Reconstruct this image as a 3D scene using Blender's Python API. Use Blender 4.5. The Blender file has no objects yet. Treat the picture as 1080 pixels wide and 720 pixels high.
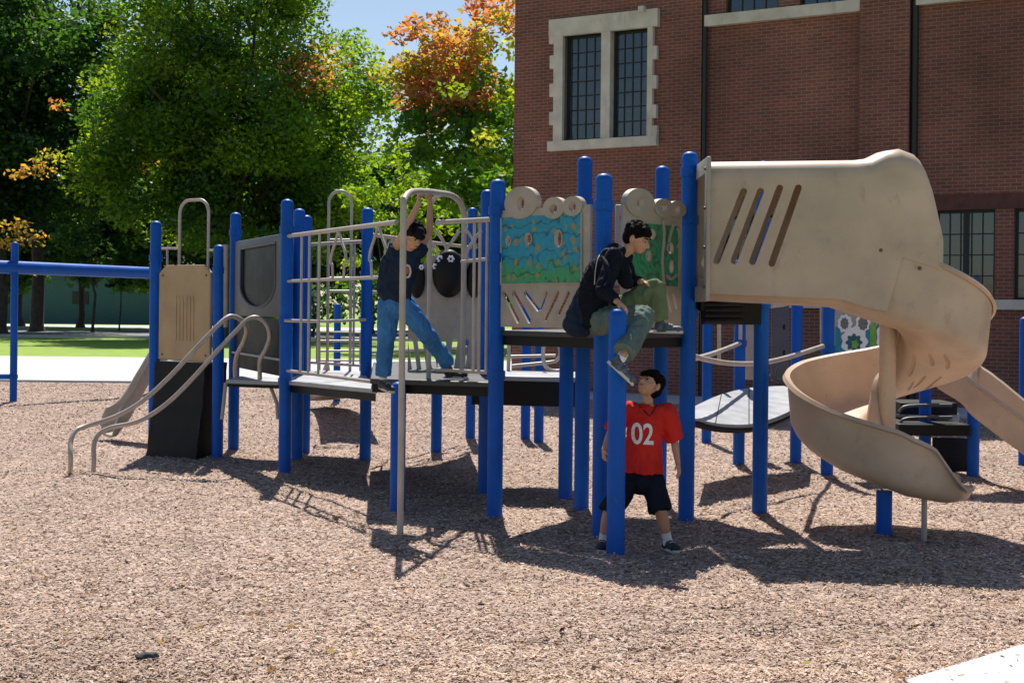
import bpy, bmesh, math, random
import numpy as np
from mathutils import Vector, Matrix, noise
from mathutils.bvhtree import BVHTree

# ------------------------------------------------------------------ camera, sky, sun, exposure
SC = bpy.context.scene
F, EYE, HOR, ROLL = 1500.0, 1.7, 328.0, math.radians(0.6)   # focal (photo px), eye height, horizon row, roll
cam_d = bpy.data.cameras.new('camera'); cam = bpy.data.objects.new('camera', cam_d)
SC.collection.objects.link(cam); SC.camera = cam
cam_d.sensor_width = 36.0; cam_d.lens = 36.0*F/1080; cam_d.clip_end = 3000; cam_d.clip_start = 0.1
cam_d.shift_y = -(360-HOR)/1080.0
cam.matrix_world = Matrix.Translation((0, 0, EYE)) @ Matrix.Rotation(math.radians(90), 4, 'X') @ Matrix.Rotation(ROLL, 4, 'Z')

SUN_EL, SUN_AZ = math.radians(56), math.radians(-4)      # azimuth measured from +Y towards +X
world = bpy.data.worlds.new('World'); SC.world = world; world.use_nodes = True
wn = world.node_tree; bg = wn.nodes['Background']
sky = wn.nodes.new('ShaderNodeTexSky'); sky.sky_type = 'NISHITA'; sky.sun_disc = False
sky.sun_elevation = SUN_EL; sky.sun_rotation = SUN_AZ; sky.air_density = 1.0; sky.dust_density = 0.6; sky.ozone_density = 1.5
wn.links.new(sky.outputs[0], bg.inputs[0]); bg.inputs[1].default_value = 0.075
sd = bpy.data.lights.new('sun', 'SUN'); sd.energy = 4.9; sd.angle = math.radians(0.53); sd.color = (1.0, 0.945, 0.86)
sun = bpy.data.objects.new('sun', sd); SC.collection.objects.link(sun)
sdir = Vector((math.sin(SUN_AZ)*math.cos(SUN_EL), math.cos(SUN_AZ)*math.cos(SUN_EL), math.sin(SUN_EL)))
sun.rotation_euler = sdir.to_track_quat('Z', 'Y').to_euler(); sun.location = (0, 40, 60)
SC.view_settings.view_transform = 'Standard'; SC.view_settings.look = 'None'
SC.view_settings.exposure = 0.55; SC.view_settings.gamma = 1.0
try:
    SC.cycles.max_bounces = 8; SC.cycles.transparent_max_bounces = 8
except Exception: pass

# ------------------------------------------------------------------ site survey helpers
def W(px, py, d):
    """point at distance d in front of the tripod seen at photo position px,py"""
    u, v = px-540, HOR-py
    a = u*math.cos(ROLL)-v*math.sin(ROLL); b = u*math.sin(ROLL)+v*math.cos(ROLL)
    return Vector((a*d/F, d, EYE+b*d/F))
def G(px, py, z=0.0):
    """point on the level z"""
    u, v = px-540, HOR-py
    a = u*math.cos(ROLL)-v*math.sin(ROLL); b = u*math.sin(ROLL)+v*math.cos(ROLL)
    d = (z-EYE)*F/b
    return Vector((a*d/F, d, z))
def ztop(px, py, d): return W(px, py, d).z

COL = SC.collection
def link(o, parent=None):
    COL.objects.link(o)
    if parent: o.parent = parent
    return o
def tag(o, label=None, cat=None, group=None, kind=None):
    if label: o['label'] = label
    if cat: o['category'] = cat
    if group: o['group'] = group
    if kind: o['kind'] = kind
    return o
def thing(name, label, cat, loc=(0, 0, 0), group=None):
    o = bpy.data.objects.new(name, None); link(o); o.location = loc
    o.empty_display_size = 0.2
    return tag(o, label, cat, group)
def obj(name, bm, mat, parent=None, smooth=True, bevel=0):
    """bm in world coordinates; parents are unrotated, so subtract their location"""
    me = bpy.data.meshes.new(name)
    off = Vector((0, 0, 0)); p = parent
    while p is not None: off += Vector(p.location); p = p.parent
    if off.length > 0: bmesh.ops.translate(bm, verts=bm.verts, vec=-off)
    bmesh.ops.recalc_face_normals(bm, faces=bm.faces)
    bm.to_mesh(me); bm.free()
    for m in (mat if isinstance(mat, (list, tuple)) else [mat]): me.materials.append(m)
    o = bpy.data.objects.new(name, me); link(o, parent)
    if smooth: 
        for p in me.polygons: p.use_smooth = True
        try: me.set_sharp_from_angle(angle=math.radians(38))
        except Exception: pass
    if bevel:
        b = o.modifiers.new('bevel', 'BEVEL'); b.width = bevel; b.segments = 2; b.limit_method = 'ANGLE'
    return o
def B(): return bmesh.new()

# ------------------------------------------------------------------ materials
def mat(name, col, rough=0.5, metal=0.0, spec=0.5, nscale=0, namt=0.0, bump=0.0, bscale=60, coat=0.0, dirt=None):
    m = bpy.data.materials.new(name); m.use_nodes = True; nt = m.node_tree; bs = nt.nodes['Principled BSDF']
    bs.inputs['Roughness'].default_value = rough; bs.inputs['Metallic'].default_value = metal
    bs.inputs['Specular IOR Level'].default_value = spec; bs.inputs['Coat Weight'].default_value = coat
    tc = nt.nodes.new('ShaderNodeTexCoord')
    n = nt.nodes.new('ShaderNodeTexNoise'); n.inputs['Scale'].default_value = nscale or 6; n.inputs['Detail'].default_value = 6
    nt.links.new(tc.outputs['Object'], n.inputs['Vector'])
    r = nt.nodes.new('ShaderNodeValToRGB')
    a = namt or 0.08
    r.color_ramp.elements[0].position = 0.3; r.color_ramp.elements[1].position = 0.7
    d0 = dirt or tuple(c*(1-a) for c in col)
    r.color_ramp.elements[0].color = (*d0, 1); r.color_ramp.elements[1].color = (*[min(1, c*(1+a)) for c in col], 1)
    nt.links.new(n.outputs[0], r.inputs[0]); nt.links.new(r.outputs[0], bs.inputs['Base Color'])
    mr = nt.nodes.new('ShaderNodeMapRange'); mr.inputs[3].default_value = max(0, rough-0.1); mr.inputs[4].default_value = min(1, rough+0.12)
    nt.links.new(n.outputs[0], mr.inputs[0]); nt.links.new(mr.outputs[0], bs.inputs['Roughness'])
    if bump:
        n2 = nt.nodes.new('ShaderNodeTexNoise'); n2.inputs['Scale'].default_value = bscale; n2.inputs['Detail'].default_value = 4
        nt.links.new(tc.outputs['Object'], n2.inputs['Vector'])
        bp = nt.nodes.new('ShaderNodeBump'); bp.inputs['Strength'].default_value = bump; bp.inputs['Distance'].default_value = 0.01
        nt.links.new(n2.outputs[0], bp.inputs['Height']); nt.links.new(bp.outputs[0], bs.inputs['Normal'])
    return m
M = {}
M['blue'] = mat('blue_powder_coat', (0.0, 0.092, 0.46), 0.45, spec=0.25, nscale=3, namt=0.16, coat=0.0, bump=0.03, bscale=160)
M['tan'] = mat('tan_plastic', (0.52, 0.385, 0.285), 0.42, spec=0.4, nscale=2.6, namt=0.16, bump=0.05, bscale=120)
M['tanpanel'] = mat('tan_panel_plastic', (0.45, 0.315, 0.175), 0.5, nscale=4, namt=0.12, bump=0.04)
M['greige'] = mat('grey_beige_plastic', (0.40, 0.34, 0.28), 0.5, nscale=5, namt=0.14, bump=0.08, bscale=90)
M['rail'] = mat('beige_painted_tube', (0.44, 0.385, 0.33), 0.4, nscale=8, namt=0.12)
M['greyp'] = mat('grey_plastic', (0.085, 0.09, 0.10), 0.5, nscale=5, namt=0.14)
M['black'] = mat('black_plastic', (0.007, 0.007, 0.008), 0.5, spec=0.25, nscale=5, namt=0.3)
M['deck'] = mat('dark_coated_deck', (0.028, 0.03, 0.036), 0.42, nscale=5, namt=0.25, bump=0.15, bscale=50)
M['decklt'] = mat('light_grey_deck', (0.36, 0.37, 0.39), 0.4, nscale=6, namt=0.12)
M['concrete'] = mat('pale_concrete', (0.50, 0.505, 0.51), 0.85, nscale=0.9, namt=0.12, bump=0.1, bscale=30)
M['asphalt'] = mat('worn_road_asphalt', (0.16, 0.16, 0.165), 0.85, nscale=0.5, namt=0.15)
M['stone'] = mat('cast_stone', (0.62, 0.56, 0.48), 0.8, nscale=3, namt=0.14, bump=0.2, bscale=14)
M['white'] = mat('white_print', (0.8, 0.8, 0.8), 0.5)
M['steel'] = mat('bolt_steel', (0.2, 0.12, 0.07), 0.45, metal=0.6)
M['rock'] = mat('dark_rock', (0.035, 0.034, 0.036), 0.7, bump=0.6, bscale=30)
M['bark'] = mat('bark', (0.06, 0.048, 0.038), 0.9, nscale=4, namt=0.4, bump=0.8, bscale=9)
M['skin'] = mat('skin', (0.52, 0.275, 0.175), 0.58, spec=0.35, nscale=10, namt=0.07)
M['hair'] = mat('black_hair', (0.007, 0.006, 0.006), 0.7, spec=0.04, nscale=60, namt=0.5, bump=0.15, bscale=110)
M['navy'] = mat('navy_cotton', (0.014, 0.027, 0.055), 0.85, nscale=9, namt=0.25, bump=0.3, bscale=45, spec=0.12)
M['hoodie'] = mat('black_navy_fleece', (0.009, 0.011, 0.018), 0.9, nscale=9, namt=0.3, bump=0.4, bscale=60, spec=0.12)
M['bag'] = mat('dark_blue_nylon', (0.012, 0.022, 0.045), 0.6, nscale=9, namt=0.3, bump=0.3, bscale=60, spec=0.12)
M['jean'] = mat('blue_denim', (0.05, 0.18, 0.43), 0.85, nscale=5, namt=0.25, bump=0.4, bscale=80, spec=0.12)
M['olive'] = mat('trouser_twill_lit', (0.15, 0.19, 0.10), 0.85, nscale=6, namt=0.2, bump=0.3, bscale=50, spec=0.12)  # far trouser leg, sunlit tone put into the colour
M['sage'] = mat('trouser_twill_shaded', (0.12, 0.165, 0.145), 0.85, nscale=6, namt=0.2, bump=0.3, bscale=50, spec=0.12)  # near leg of the same trousers, shaded tone put into the colour
M['red'] = mat('red_jersey', (0.60, 0.028, 0.02), 0.7, nscale=7, namt=0.16, bump=0.25, bscale=50, spec=0.12)
M['short'] = mat('navy_shorts', (0.009, 0.013, 0.024), 0.8, nscale=7, namt=0.2, spec=0.12)
M['sock'] = mat('white_sock', (0.75, 0.75, 0.75), 0.9)
M['shoe'] = mat('dark_sneaker', (0.018, 0.02, 0.026), 0.6, nscale=30, namt=0.4)
M['shoegrey'] = mat('grey_sneaker', (0.07, 0.09, 0.12), 0.65, nscale=40, namt=0.6)
M['sole'] = mat('pale_rubber_sole', (0.55, 0.53, 0.5), 0.7)
M['eye'] = mat('eye_white', (0.34, 0.30, 0.28), 0.35)
M['iris'] = mat('dark_iris', (0.012, 0.008, 0.006), 0.2)
M['lip'] = mat('lip', (0.36, 0.12, 0.09), 0.45)
M['frame'] = mat('black_window_frame', (0.012, 0.013, 0.015), 0.5)
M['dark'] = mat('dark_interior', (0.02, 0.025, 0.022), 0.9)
M['blind'] = mat('interior_curtain', (0.25, 0.30, 0.24), 0.9, nscale=2.5, namt=0.7)
M['houseteal'] = mat('weathered_teal_siding', (0.06, 0.14, 0.15), 0.8, nscale=0.4, namt=0.1)
M['roof'] = mat('grey_shingle', (0.09, 0.10, 0.10), 0.9)
M['lintel'] = mat('dark_brick_lintel', (0.11, 0.045, 0.036), 0.85, nscale=6, namt=0.3)
M['pipe'] = mat('dark_downpipe', (0.018, 0.016, 0.014), 0.5)

def scuffs(m, col, scale=(9, 9, 2.2), lo=0.62, hi=0.72, amt=0.5):
    nt = m.node_tree; bs = nt.nodes['Principled BSDF']; src = bs.inputs['Base Color'].links[0].from_socket
    tc = nt.nodes.new('ShaderNodeTexCoord'); mp = nt.nodes.new('ShaderNodeMapping'); mp.inputs['Scale'].default_value = scale
    n = nt.nodes.new('ShaderNodeTexNoise'); n.inputs['Scale'].default_value = 3.0; n.inputs['Detail'].default_value = 9; n.inputs['Roughness'].default_value = 0.7
    nt.links.new(tc.outputs['Object'], mp.inputs[0]); nt.links.new(mp.outputs[0], n.inputs['Vector'])
    mr = nt.nodes.new('ShaderNodeMapRange'); mr.inputs[1].default_value = lo; mr.inputs[2].default_value = hi; mr.inputs[4].default_value = amt
    nt.links.new(n.outputs[0], mr.inputs[0]); mx = nt.nodes.new('ShaderNodeMixRGB'); mx.inputs[2].default_value = (*col, 1)
    nt.links.new(mr.outputs[0], mx.inputs[0]); nt.links.new(src, mx.inputs[1]); nt.links.new(mx.outputs[0], bs.inputs['Base Color'])
scuffs(M['blue'], (0.10, 0.19, 0.42)); scuffs(M['tan'], (0.30, 0.20, 0.13), (2.5, 2.5, 1.6), 0.56, 0.75, 0.55); scuffs(M['greige'], (0.22, 0.18, 0.14), (4, 4, 3), 0.55, 0.75, 0.5)
scuffs(M['concrete'], (0.34, 0.33, 0.31), (0.6, 0.6, 0.6), 0.52, 0.72, 0.5); scuffs(M['stone'], (0.33, 0.29, 0.24), (1.2, 1.2, 0.5), 0.52, 0.72, 0.6)
def glass_mat():
    m = bpy.data.materials.new('window_glass'); m.use_nodes = True; nt = m.node_tree; bs = nt.nodes['Principled BSDF']
    tc = nt.nodes.new('ShaderNodeTexCoord'); n = nt.nodes.new('ShaderNodeTexNoise'); n.inputs['Scale'].default_value = 1.3
    bp = nt.nodes.new('ShaderNodeBump'); bp.inputs['Strength'].default_value = 0.12; bp.inputs['Distance'].default_value = 0.05
    nt.links.new(tc.outputs['Object'], n.inputs['Vector']); nt.links.new(n.outputs[0], bp.inputs['Height']); nt.links.new(bp.outputs[0], bs.inputs['Normal'])
    bs.inputs['Base Color'].default_value = (0.012, 0.03, 0.04, 1); bs.inputs['Roughness'].default_value = 0.04
    bs.inputs['Specular IOR Level'].default_value = 0.9; bs.inputs['IOR'].default_value = 1.75
    tr = nt.nodes.new('ShaderNodeBsdfTransparent'); tr.inputs[0].default_value = (0.7, 0.85, 0.85, 1)
    mx = nt.nodes.new('ShaderNodeMixShader'); mx.inputs[0].default_value = 0.72
    nt.links.new(tr.outputs[0], mx.inputs[1]); nt.links.new(bs.outputs[0], mx.inputs[2])
    nt.links.new(mx.outputs[0], nt.nodes['Material Output'].inputs[0])
    return m
M['glass'] = glass_mat()

def brick_mat():
    m = bpy.data.materials.new('red_brown_brick'); m.use_nodes = True; nt = m.node_tree; bs = nt.nodes['Principled BSDF']
    uv = nt.nodes.new('ShaderNodeUVMap'); uv.uv_map = 'uv'
    br = nt.nodes.new('ShaderNodeTexBrick'); br.inputs['Scale'].default_value = 1.0
    br.inputs['Brick Width'].default_value = 0.205; br.inputs['Row Height'].default_value = 0.068
    br.inputs['Mortar Size'].default_value = 0.008; br.inputs['Mortar Smooth'].default_value = 0.3
    br.inputs['Color1'].default_value = (0.25, 0.079, 0.052, 1); br.inputs['Color2'].default_value = (0.165, 0.056, 0.042, 1)
    br.inputs['Mortar'].default_value = (0.27, 0.195, 0.15, 1); br.inputs['Bias'].default_value = -0.1
    nt.links.new(uv.outputs[0], br.inputs['Vector'])
    n = nt.nodes.new('ShaderNodeTexNoise'); n.inputs['Scale'].default_value = 0.55; n.inputs['Detail'].default_value = 5
    nt.links.new(uv.outputs[0], n.inputs['Vector'])
    mr = nt.nodes.new('ShaderNodeMapRange'); mr.inputs[1].default_value = 0.3; mr.inputs[2].default_value = 0.7; mr.inputs[3].default_value = 0.68; mr.inputs[4].default_value = 1.25
    nt.links.new(n.outputs[0], mr.inputs[0])
    mx = nt.nodes.new('ShaderNodeVectorMath'); mx.operation = 'SCALE'
    nt.links.new(br.outputs['Color'], mx.inputs[0]); nt.links.new(mr.outputs[0], mx.inputs['Scale'])
    nt.links.new(mx.outputs[0], bs.inputs['Base Color'])
    bp = nt.nodes.new('ShaderNodeBump'); bp.inputs['Strength'].default_value = 0.6; bp.inputs['Distance'].default_value = 0.01; bp.invert = True
    nt.links.new(br.outputs['Fac'], bp.inputs['Height']); nt.links.new(bp.outputs[0], bs.inputs['Normal'])
    bs.inputs['Roughness'].default_value = 0.85
    return m
M['brick'] = brick_mat()

def tint_leaf(name, trans=0.5):
    m = bpy.data.materials.new(name); m.use_nodes = True; nt = m.node_tree
    nt.nodes.remove(nt.nodes['Principled BSDF'])
    at = nt.nodes.new('ShaderNodeAttribute'); at.attribute_name = 'tint'
    df = nt.nodes.new('ShaderNodeBsdfDiffuse'); tr = nt.nodes.new('ShaderNodeBsdfTranslucent'); gl = nt.nodes.new('ShaderNodeBsdfGlossy')
    gl.inputs['Roughness'].default_value = 0.42; gl.inputs[0].default_value = (0.5, 0.55, 0.6, 1)
    hs = nt.nodes.new('ShaderNodeVectorMath'); hs.operation = 'MULTIPLY'; hs.inputs[1].default_value = (2.6, 2.7, 1.0)
    nt.links.new(at.outputs['Color'], df.inputs[0]); nt.links.new(at.outputs['Color'], hs.inputs[0]); nt.links.new(hs.outputs[0], tr.inputs[0])
    m1 = nt.nodes.new('ShaderNodeMixShader'); m1.inputs[0].default_value = trans
    nt.links.new(df.outputs[0], m1.inputs[1]); nt.links.new(tr.outputs[0], m1.inputs[2])
    m2 = nt.nodes.new('ShaderNodeMixShader'); m2.inputs[0].default_value = 0.045
    nt.links.new(m1.outputs[0], m2.inputs[1]); nt.links.new(gl.outputs[0], m2.inputs[2])
    nt.links.new(m2.outputs[0], nt.nodes['Material Output'].inputs[0])
    return m
M['leaf'] = tint_leaf('tree_leaf', 0.58)

def chip_mat():
    m = bpy.data.materials.new('wood_chip'); m.use_nodes = True; nt = m.node_tree; bs = nt.nodes['Principled BSDF']
    at = nt.nodes.new('ShaderNodeAttribute'); at.attribute_name = 'tint'
    nt.links.new(at.outputs['Color'], bs.inputs['Base Color']); bs.inputs['Roughness'].default_value = 0.85
    bs.inputs['Specular IOR Level'].default_value = 0.2
    return m
M['chip'] = chip_mat()

def mulch_mat():
    m = bpy.data.materials.new('wood_mulch'); m.use_nodes = True; nt = m.node_tree; bs = nt.nodes['Principled BSDF']
    tc = nt.nodes.new('ShaderNodeTexCoord')
    mp = nt.nodes.new('ShaderNodeMapping'); mp.inputs['Scale'].default_value = (1.0, 1.0, 1.0)
    nt.links.new(tc.outputs['Object'], mp.inputs[0])
    dn = nt.nodes.new('ShaderNodeTexNoise'); dn.inputs['Scale'].default_value = 18; nt.links.new(mp.outputs[0], dn.inputs['Vector'])
    mxv = nt.nodes.new('ShaderNodeMixRGB'); mxv.inputs[0].default_value = 0.04; nt.links.new(mp.outputs[0], mxv.inputs[1]); nt.links.new(dn.outputs['Color'], mxv.inputs[2])
    v = nt.nodes.new('ShaderNodeTexVoronoi'); v.inputs['Scale'].default_value = 42; nt.links.new(mxv.outputs[0], v.inputs['Vector'])
    sp = nt.nodes.new('ShaderNodeSeparateColor'); nt.links.new(v.outputs['Color'], sp.inputs[0])
    r = nt.nodes.new('ShaderNodeValToRGB'); e = r.color_ramp.elements
    e[0].position = 0.0; e[0].color = (0.14, 0.095, 0.075, 1); e[1].position = 1.0; e[1].color = (0.58, 0.46, 0.40, 1)
    x = e.new(0.35); x.color = (0.33, 0.24, 0.195, 1); x = e.new(0.75); x.color = (0.45, 0.345, 0.29, 1)
    nt.links.new(sp.outputs[0], r.inputs[0])
    n = nt.nodes.new('ShaderNodeTexNoise'); n.inputs['Scale'].default_value = 0.8; n.inputs['Detail'].default_value = 8; n.inputs['Roughness'].default_value = 0.65; nt.links.new(tc.outputs['Object'], n.inputs['Vector'])
    mr = nt.nodes.new('ShaderNodeMapRange'); mr.inputs[1].default_value = 0.3; mr.inputs[2].default_value = 0.7; mr.inputs[3].default_value = 0.72; mr.inputs[4].default_value = 1.15
    nt.links.new(n.outputs[0], mr.inputs[0])
    sc = nt.nodes.new('ShaderNodeVectorMath'); sc.operation = 'SCALE'; nt.links.new(r.outputs[0], sc.inputs[0]); nt.links.new(mr.outputs[0], sc.inputs['Scale'])
    nt.links.new(sc.outputs[0], bs.inputs['Base Color'])
    bp = nt.nodes.new('ShaderNodeBump'); bp.inputs['Strength'].default_value = 0.9; bp.inputs['Distance'].default_value = 0.03
    nt.links.new(sp.outputs[1], bp.inputs['Height']); nt.links.new(bp.outputs[0], bs.inputs['Normal'])
    bs.inputs['Roughness'].default_value = 0.95; bs.inputs['Specular IOR Level'].default_value = 0.15
    return m
M['mulch'] = mulch_mat()

def grass_mat():
    m = mat('lawn_grass', (0.19, 0.30, 0.018), 0.9, nscale=1.6, namt=0.25, bump=1.0, bscale=12)
    return m
M['grass'] = grass_mat()

def paint_mat(name, top, bot, spots, zmid, zspan, spot_scale=9, thresh=0.2):
    """printed panel art: two colours meeting on a wavy line with leaf coloured figures"""
    m = bpy.data.materials.new(name); m.use_nodes = True; nt = m.node_tree; bs = nt.nodes['Principled BSDF']; bs.inputs['Roughness'].default_value = 0.45
    tc = nt.nodes.new('ShaderNodeTexCoord'); sx = nt.nodes.new('ShaderNodeSeparateXYZ'); nt.links.new(tc.outputs['Object'], sx.inputs[0])
    n = nt.nodes.new('ShaderNodeTexNoise'); n.inputs['Scale'].default_value = 11; n.inputs['Detail'].default_value = 5; nt.links.new(tc.outputs['Object'], n.inputs['Vector'])
    ad = nt.nodes.new('ShaderNodeMath'); ad.operation = 'MULTIPLY_ADD'; ad.inputs[1].default_value = 0.35; nt.links.new(n.outputs[0], ad.inputs[0]); nt.links.new(sx.outputs[2], ad.inputs[2])
    mr = nt.nodes.new('ShaderNodeMapRange'); mr.inputs[1].default_value = zmid-zspan+0.17; mr.inputs[2].default_value = zmid+zspan+0.17
    nt.links.new(ad.outputs[0], mr.inputs[0])
    mx = nt.nodes.new('ShaderNodeMixRGB'); mx.inputs[1].default_value = (*bot, 1); mx.inputs[2].default_value = (*top, 1); nt.links.new(mr.outputs[0], mx.inputs[0])
    n3 = nt.nodes.new('ShaderNodeTexNoise'); n3.inputs['Scale'].default_value = 26; n3.inputs['Detail'].default_value = 3; nt.links.new(tc.outputs['Object'], n3.inputs['Vector'])
    mr3 = nt.nodes.new('ShaderNodeMapRange'); mr3.inputs[1].default_value = 0.35; mr3.inputs[2].default_value = 0.65; mr3.inputs[3].default_value = 0.88; mr3.inputs[4].default_value = 1.1; nt.links.new(n3.outputs[0], mr3.inputs[0])
    sc = nt.nodes.new('ShaderNodeVectorMath'); sc.operation = 'SCALE'; nt.links.new(mx.outputs[0], sc.inputs[0]); nt.links.new(mr3.outputs[0], sc.inputs['Scale'])
    wv = nt.nodes.new('ShaderNodeTexWave'); wv.wave_type = 'BANDS'; wv.bands_direction = 'DIAGONAL'; wv.inputs['Scale'].default_value = 5; wv.inputs['Distortion'].default_value = 9; wv.inputs['Detail'].default_value = 1.5; wv.inputs['Detail Scale'].default_value = 1.6
    nt.links.new(tc.outputs['Object'], wv.inputs['Vector'])
    wr_ = nt.nodes.new('ShaderNodeMapRange'); wr_.inputs[1].default_value = 0.0; wr_.inputs[2].default_value = 0.14; wr_.inputs[3].default_value = 0.45; wr_.inputs[4].default_value = 1.0; nt.links.new(wv.outputs['Fac'], wr_.inputs[0])
    sc0 = sc; sc = nt.nodes.new('ShaderNodeVectorMath'); sc.operation = 'SCALE'; nt.links.new(sc0.outputs[0], sc.inputs[0]); nt.links.new(wr_.outputs[0], sc.inputs['Scale'])
    nd = nt.nodes.new('ShaderNodeMixRGB'); nd.inputs[0].default_value = 0.06; nt.links.new(tc.outputs['Object'], nd.inputs[1]); nt.links.new(n3.outputs['Color'], nd.inputs[2])
    v = nt.nodes.new('ShaderNodeTexVoronoi'); v.inputs['Scale'].default_value = spot_scale; nt.links.new(nd.outputs[0], v.inputs['Vector'])
    lt = nt.nodes.new('ShaderNodeMath'); lt.operation = 'LESS_THAN'; lt.inputs[1].default_value = thresh; nt.links.new(v.outputs['Distance'], lt.inputs[0])
    m2 = nt.nodes.new('ShaderNodeMixRGB'); m2.inputs[2].default_value = (*spots, 1); nt.links.new(lt.outputs[0], m2.inputs[0]); nt.links.new(sc.outputs[0], m2.inputs[1])
    nt.links.new(m2.outputs[0], bs.inputs['Base Color'])
    return m

# ------------------------------------------------------------------ mesh helpers
def catmull(pts, n=8):
    P = [Vector(p) for p in pts]; P = [2*P[0]-P[1]]+P+[2*P[-1]-P[-2]]; out = []
    for i in range(1, len(P)-2):
        for k in range(n):
            t = k/n; a, b, c, d = P[i-1], P[i], P[i+1], P[i+2]
            out.append(0.5*((2*b)+(c-a)*t+(2*a-5*b+4*c-d)*t*t+(3*b-a-3*c+d)*t**3))
    out.append(P[-2]); return out
def tube(bm, pts, r, n=10, cap=True, smooth=0):
    if smooth: pts = catmull(pts, smooth)
    pts = [Vector(p) for p in pts]
    rr = r if isinstance(r, (list, tuple)) else [r]*len(pts)
    if len(rr) != len(pts): rr = [rr[0]+(rr[-1]-rr[0])*i/(len(pts)-1) for i in range(len(pts))]
    rings = []; prev = None
    for i, p in enumerate(pts):
        t = (pts[min(i+1, len(pts)-1)]-pts[max(i-1, 0)]).normalized()
        if prev is None: x = t.orthogonal().normalized()
        else: x = (prev-t*prev.dot(t)).normalized()
        prev = x; y = t.cross(x)
        rings.append([bm.verts.new(p+rr[i]*(math.cos(2*math.pi*k/n)*x+math.sin(2*math.pi*k/n)*y)) for k in range(n)])
    for a, b in zip(rings, rings[1:]):
        for k in range(n): bm.faces.new((a[k], a[(k+1) % n], b[(k+1) % n], b[k]))
    if cap: bm.faces.new(rings[0][::-1]); bm.faces.new(rings[-1])
    return bm
def box(bm, c, s, rz=0.0, mtx=None):
    g = bmesh.ops.create_cube(bm, size=1.0)
    m = mtx or Matrix.Translation(c) @ Matrix.Rotation(rz, 4, 'Z')
    bmesh.ops.transform(bm, matrix=m @ Matrix.Diagonal((*s, 1)), verts=g['verts']); return bm
def ell(bm, c, r, axes=None, seg=14):
    g = bmesh.ops.create_uvsphere(bm, u_segments=seg, v_segments=max(6, seg//2+1), radius=1.0)
    r = (r, r, r) if not hasattr(r, '__len__') else r
    m = Matrix.Diagonal((*r, 1))
    if axes: m = Matrix([[axes[j][i] for j in range(3)]+[0] for i in range(3)]+[[0, 0, 0, 1]]) @ m
    bmesh.ops.transform(bm, matrix=Matrix.Translation(c) @ m, verts=g['verts']); return bm
def prism(bm, poly, z0, z1):
    a = [bm.verts.new((p[0], p[1], z0)) for p in poly]; b = [bm.verts.new((p[0], p[1], z1)) for p in poly]
    bm.faces.new(a[::-1]); bm.faces.new(b)
    for i in range(len(poly)): j = (i+1) % len(poly); bm.faces.new((a[i], a[j], b[j], b[i]))
    return bm
def plate(bm, frame, pts, y0, y1):
    """extrude a polygon given in (u,z) of a vertical frame (origin, along, normal) from y0 to y1 along the normal"""
    o, ax, nr = frame
    f = lambda u, z, y: o+ax*u+Vector((0, 0, z))+nr*y
    a = [bm.verts.new(f(u, z, y0)) for u, z in pts]; b = [bm.verts.new(f(u, z, y1)) for u, z in pts]
    bm.faces.new(a[::-1]); bm.faces.new(b)
    for i in range(len(pts)): j = (i+1) % len(pts); bm.faces.new((a[i], a[j], b[j], b[i]))
    return bm
def oval(cu, cz, ru, rz, n=20, rot=0):
    return [(cu+ru*math.cos(t)*math.cos(rot)-rz*math.sin(t)*math.sin(rot), cz+ru*math.cos(t)*math.sin(rot)+rz*math.sin(t)*math.cos(rot)) for t in [2*math.pi*k/n for k in range(n)]]
def slot(u0, z0, u1, z1, w, n=6):
    a = math.atan2(z1-z0, u1-u0); out = []
    for k in range(n+1): t = a-math.pi/2+math.pi*k/n; out.append((u1+w*math.cos(t), z1+w*math.sin(t)))
    for k in range(n+1): t = a+math.pi/2+math.pi*k/n; out.append((u0+w*math.cos(t), z0+w*math.sin(t)))
    return out
def boolean_each(o, bms):
    for b_ in bms: boolean(o, b_)
def boolean(o, cut_bm, op='DIFFERENCE'):
    me = bpy.data.meshes.new('cut'); bmesh.ops.recalc_face_normals(cut_bm, faces=cut_bm.faces); cut_bm.to_mesh(me); cut_bm.free()
    c = bpy.data.objects.new('cut', me); COL.objects.link(c)
    c.matrix_world = Matrix.Translation(-abs_loc(o))
    c.location = -0*Vector((0, 0, 0)) if False else c.location
    md = o.modifiers.new('b', 'BOOLEAN'); md.operation = op; md.object = c; md.solver = 'EXACT'
    # object's local frame equals world minus parents' location, keep both in the same frame
    par = o.parent; o.parent = None
    bpy.context.view_layer.update()
    dg = bpy.context.evaluated_depsgraph_get(); ev = o.evaluated_get(dg)
    new = bpy.data.meshes.new_from_object(ev); o.modifiers.clear(); o.data = new; o.parent = par
    bpy.data.objects.remove(c)
    for p in o.data.polygons: p.use_smooth = True
    try: o.data.set_sharp_from_angle(angle=math.radians(38))
    except Exception: pass
def abs_loc(o):
    off = Vector((0, 0, 0)); p = o.parent
    while p is not None: off += Vector(p.location); p = p.parent
    return off

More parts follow.
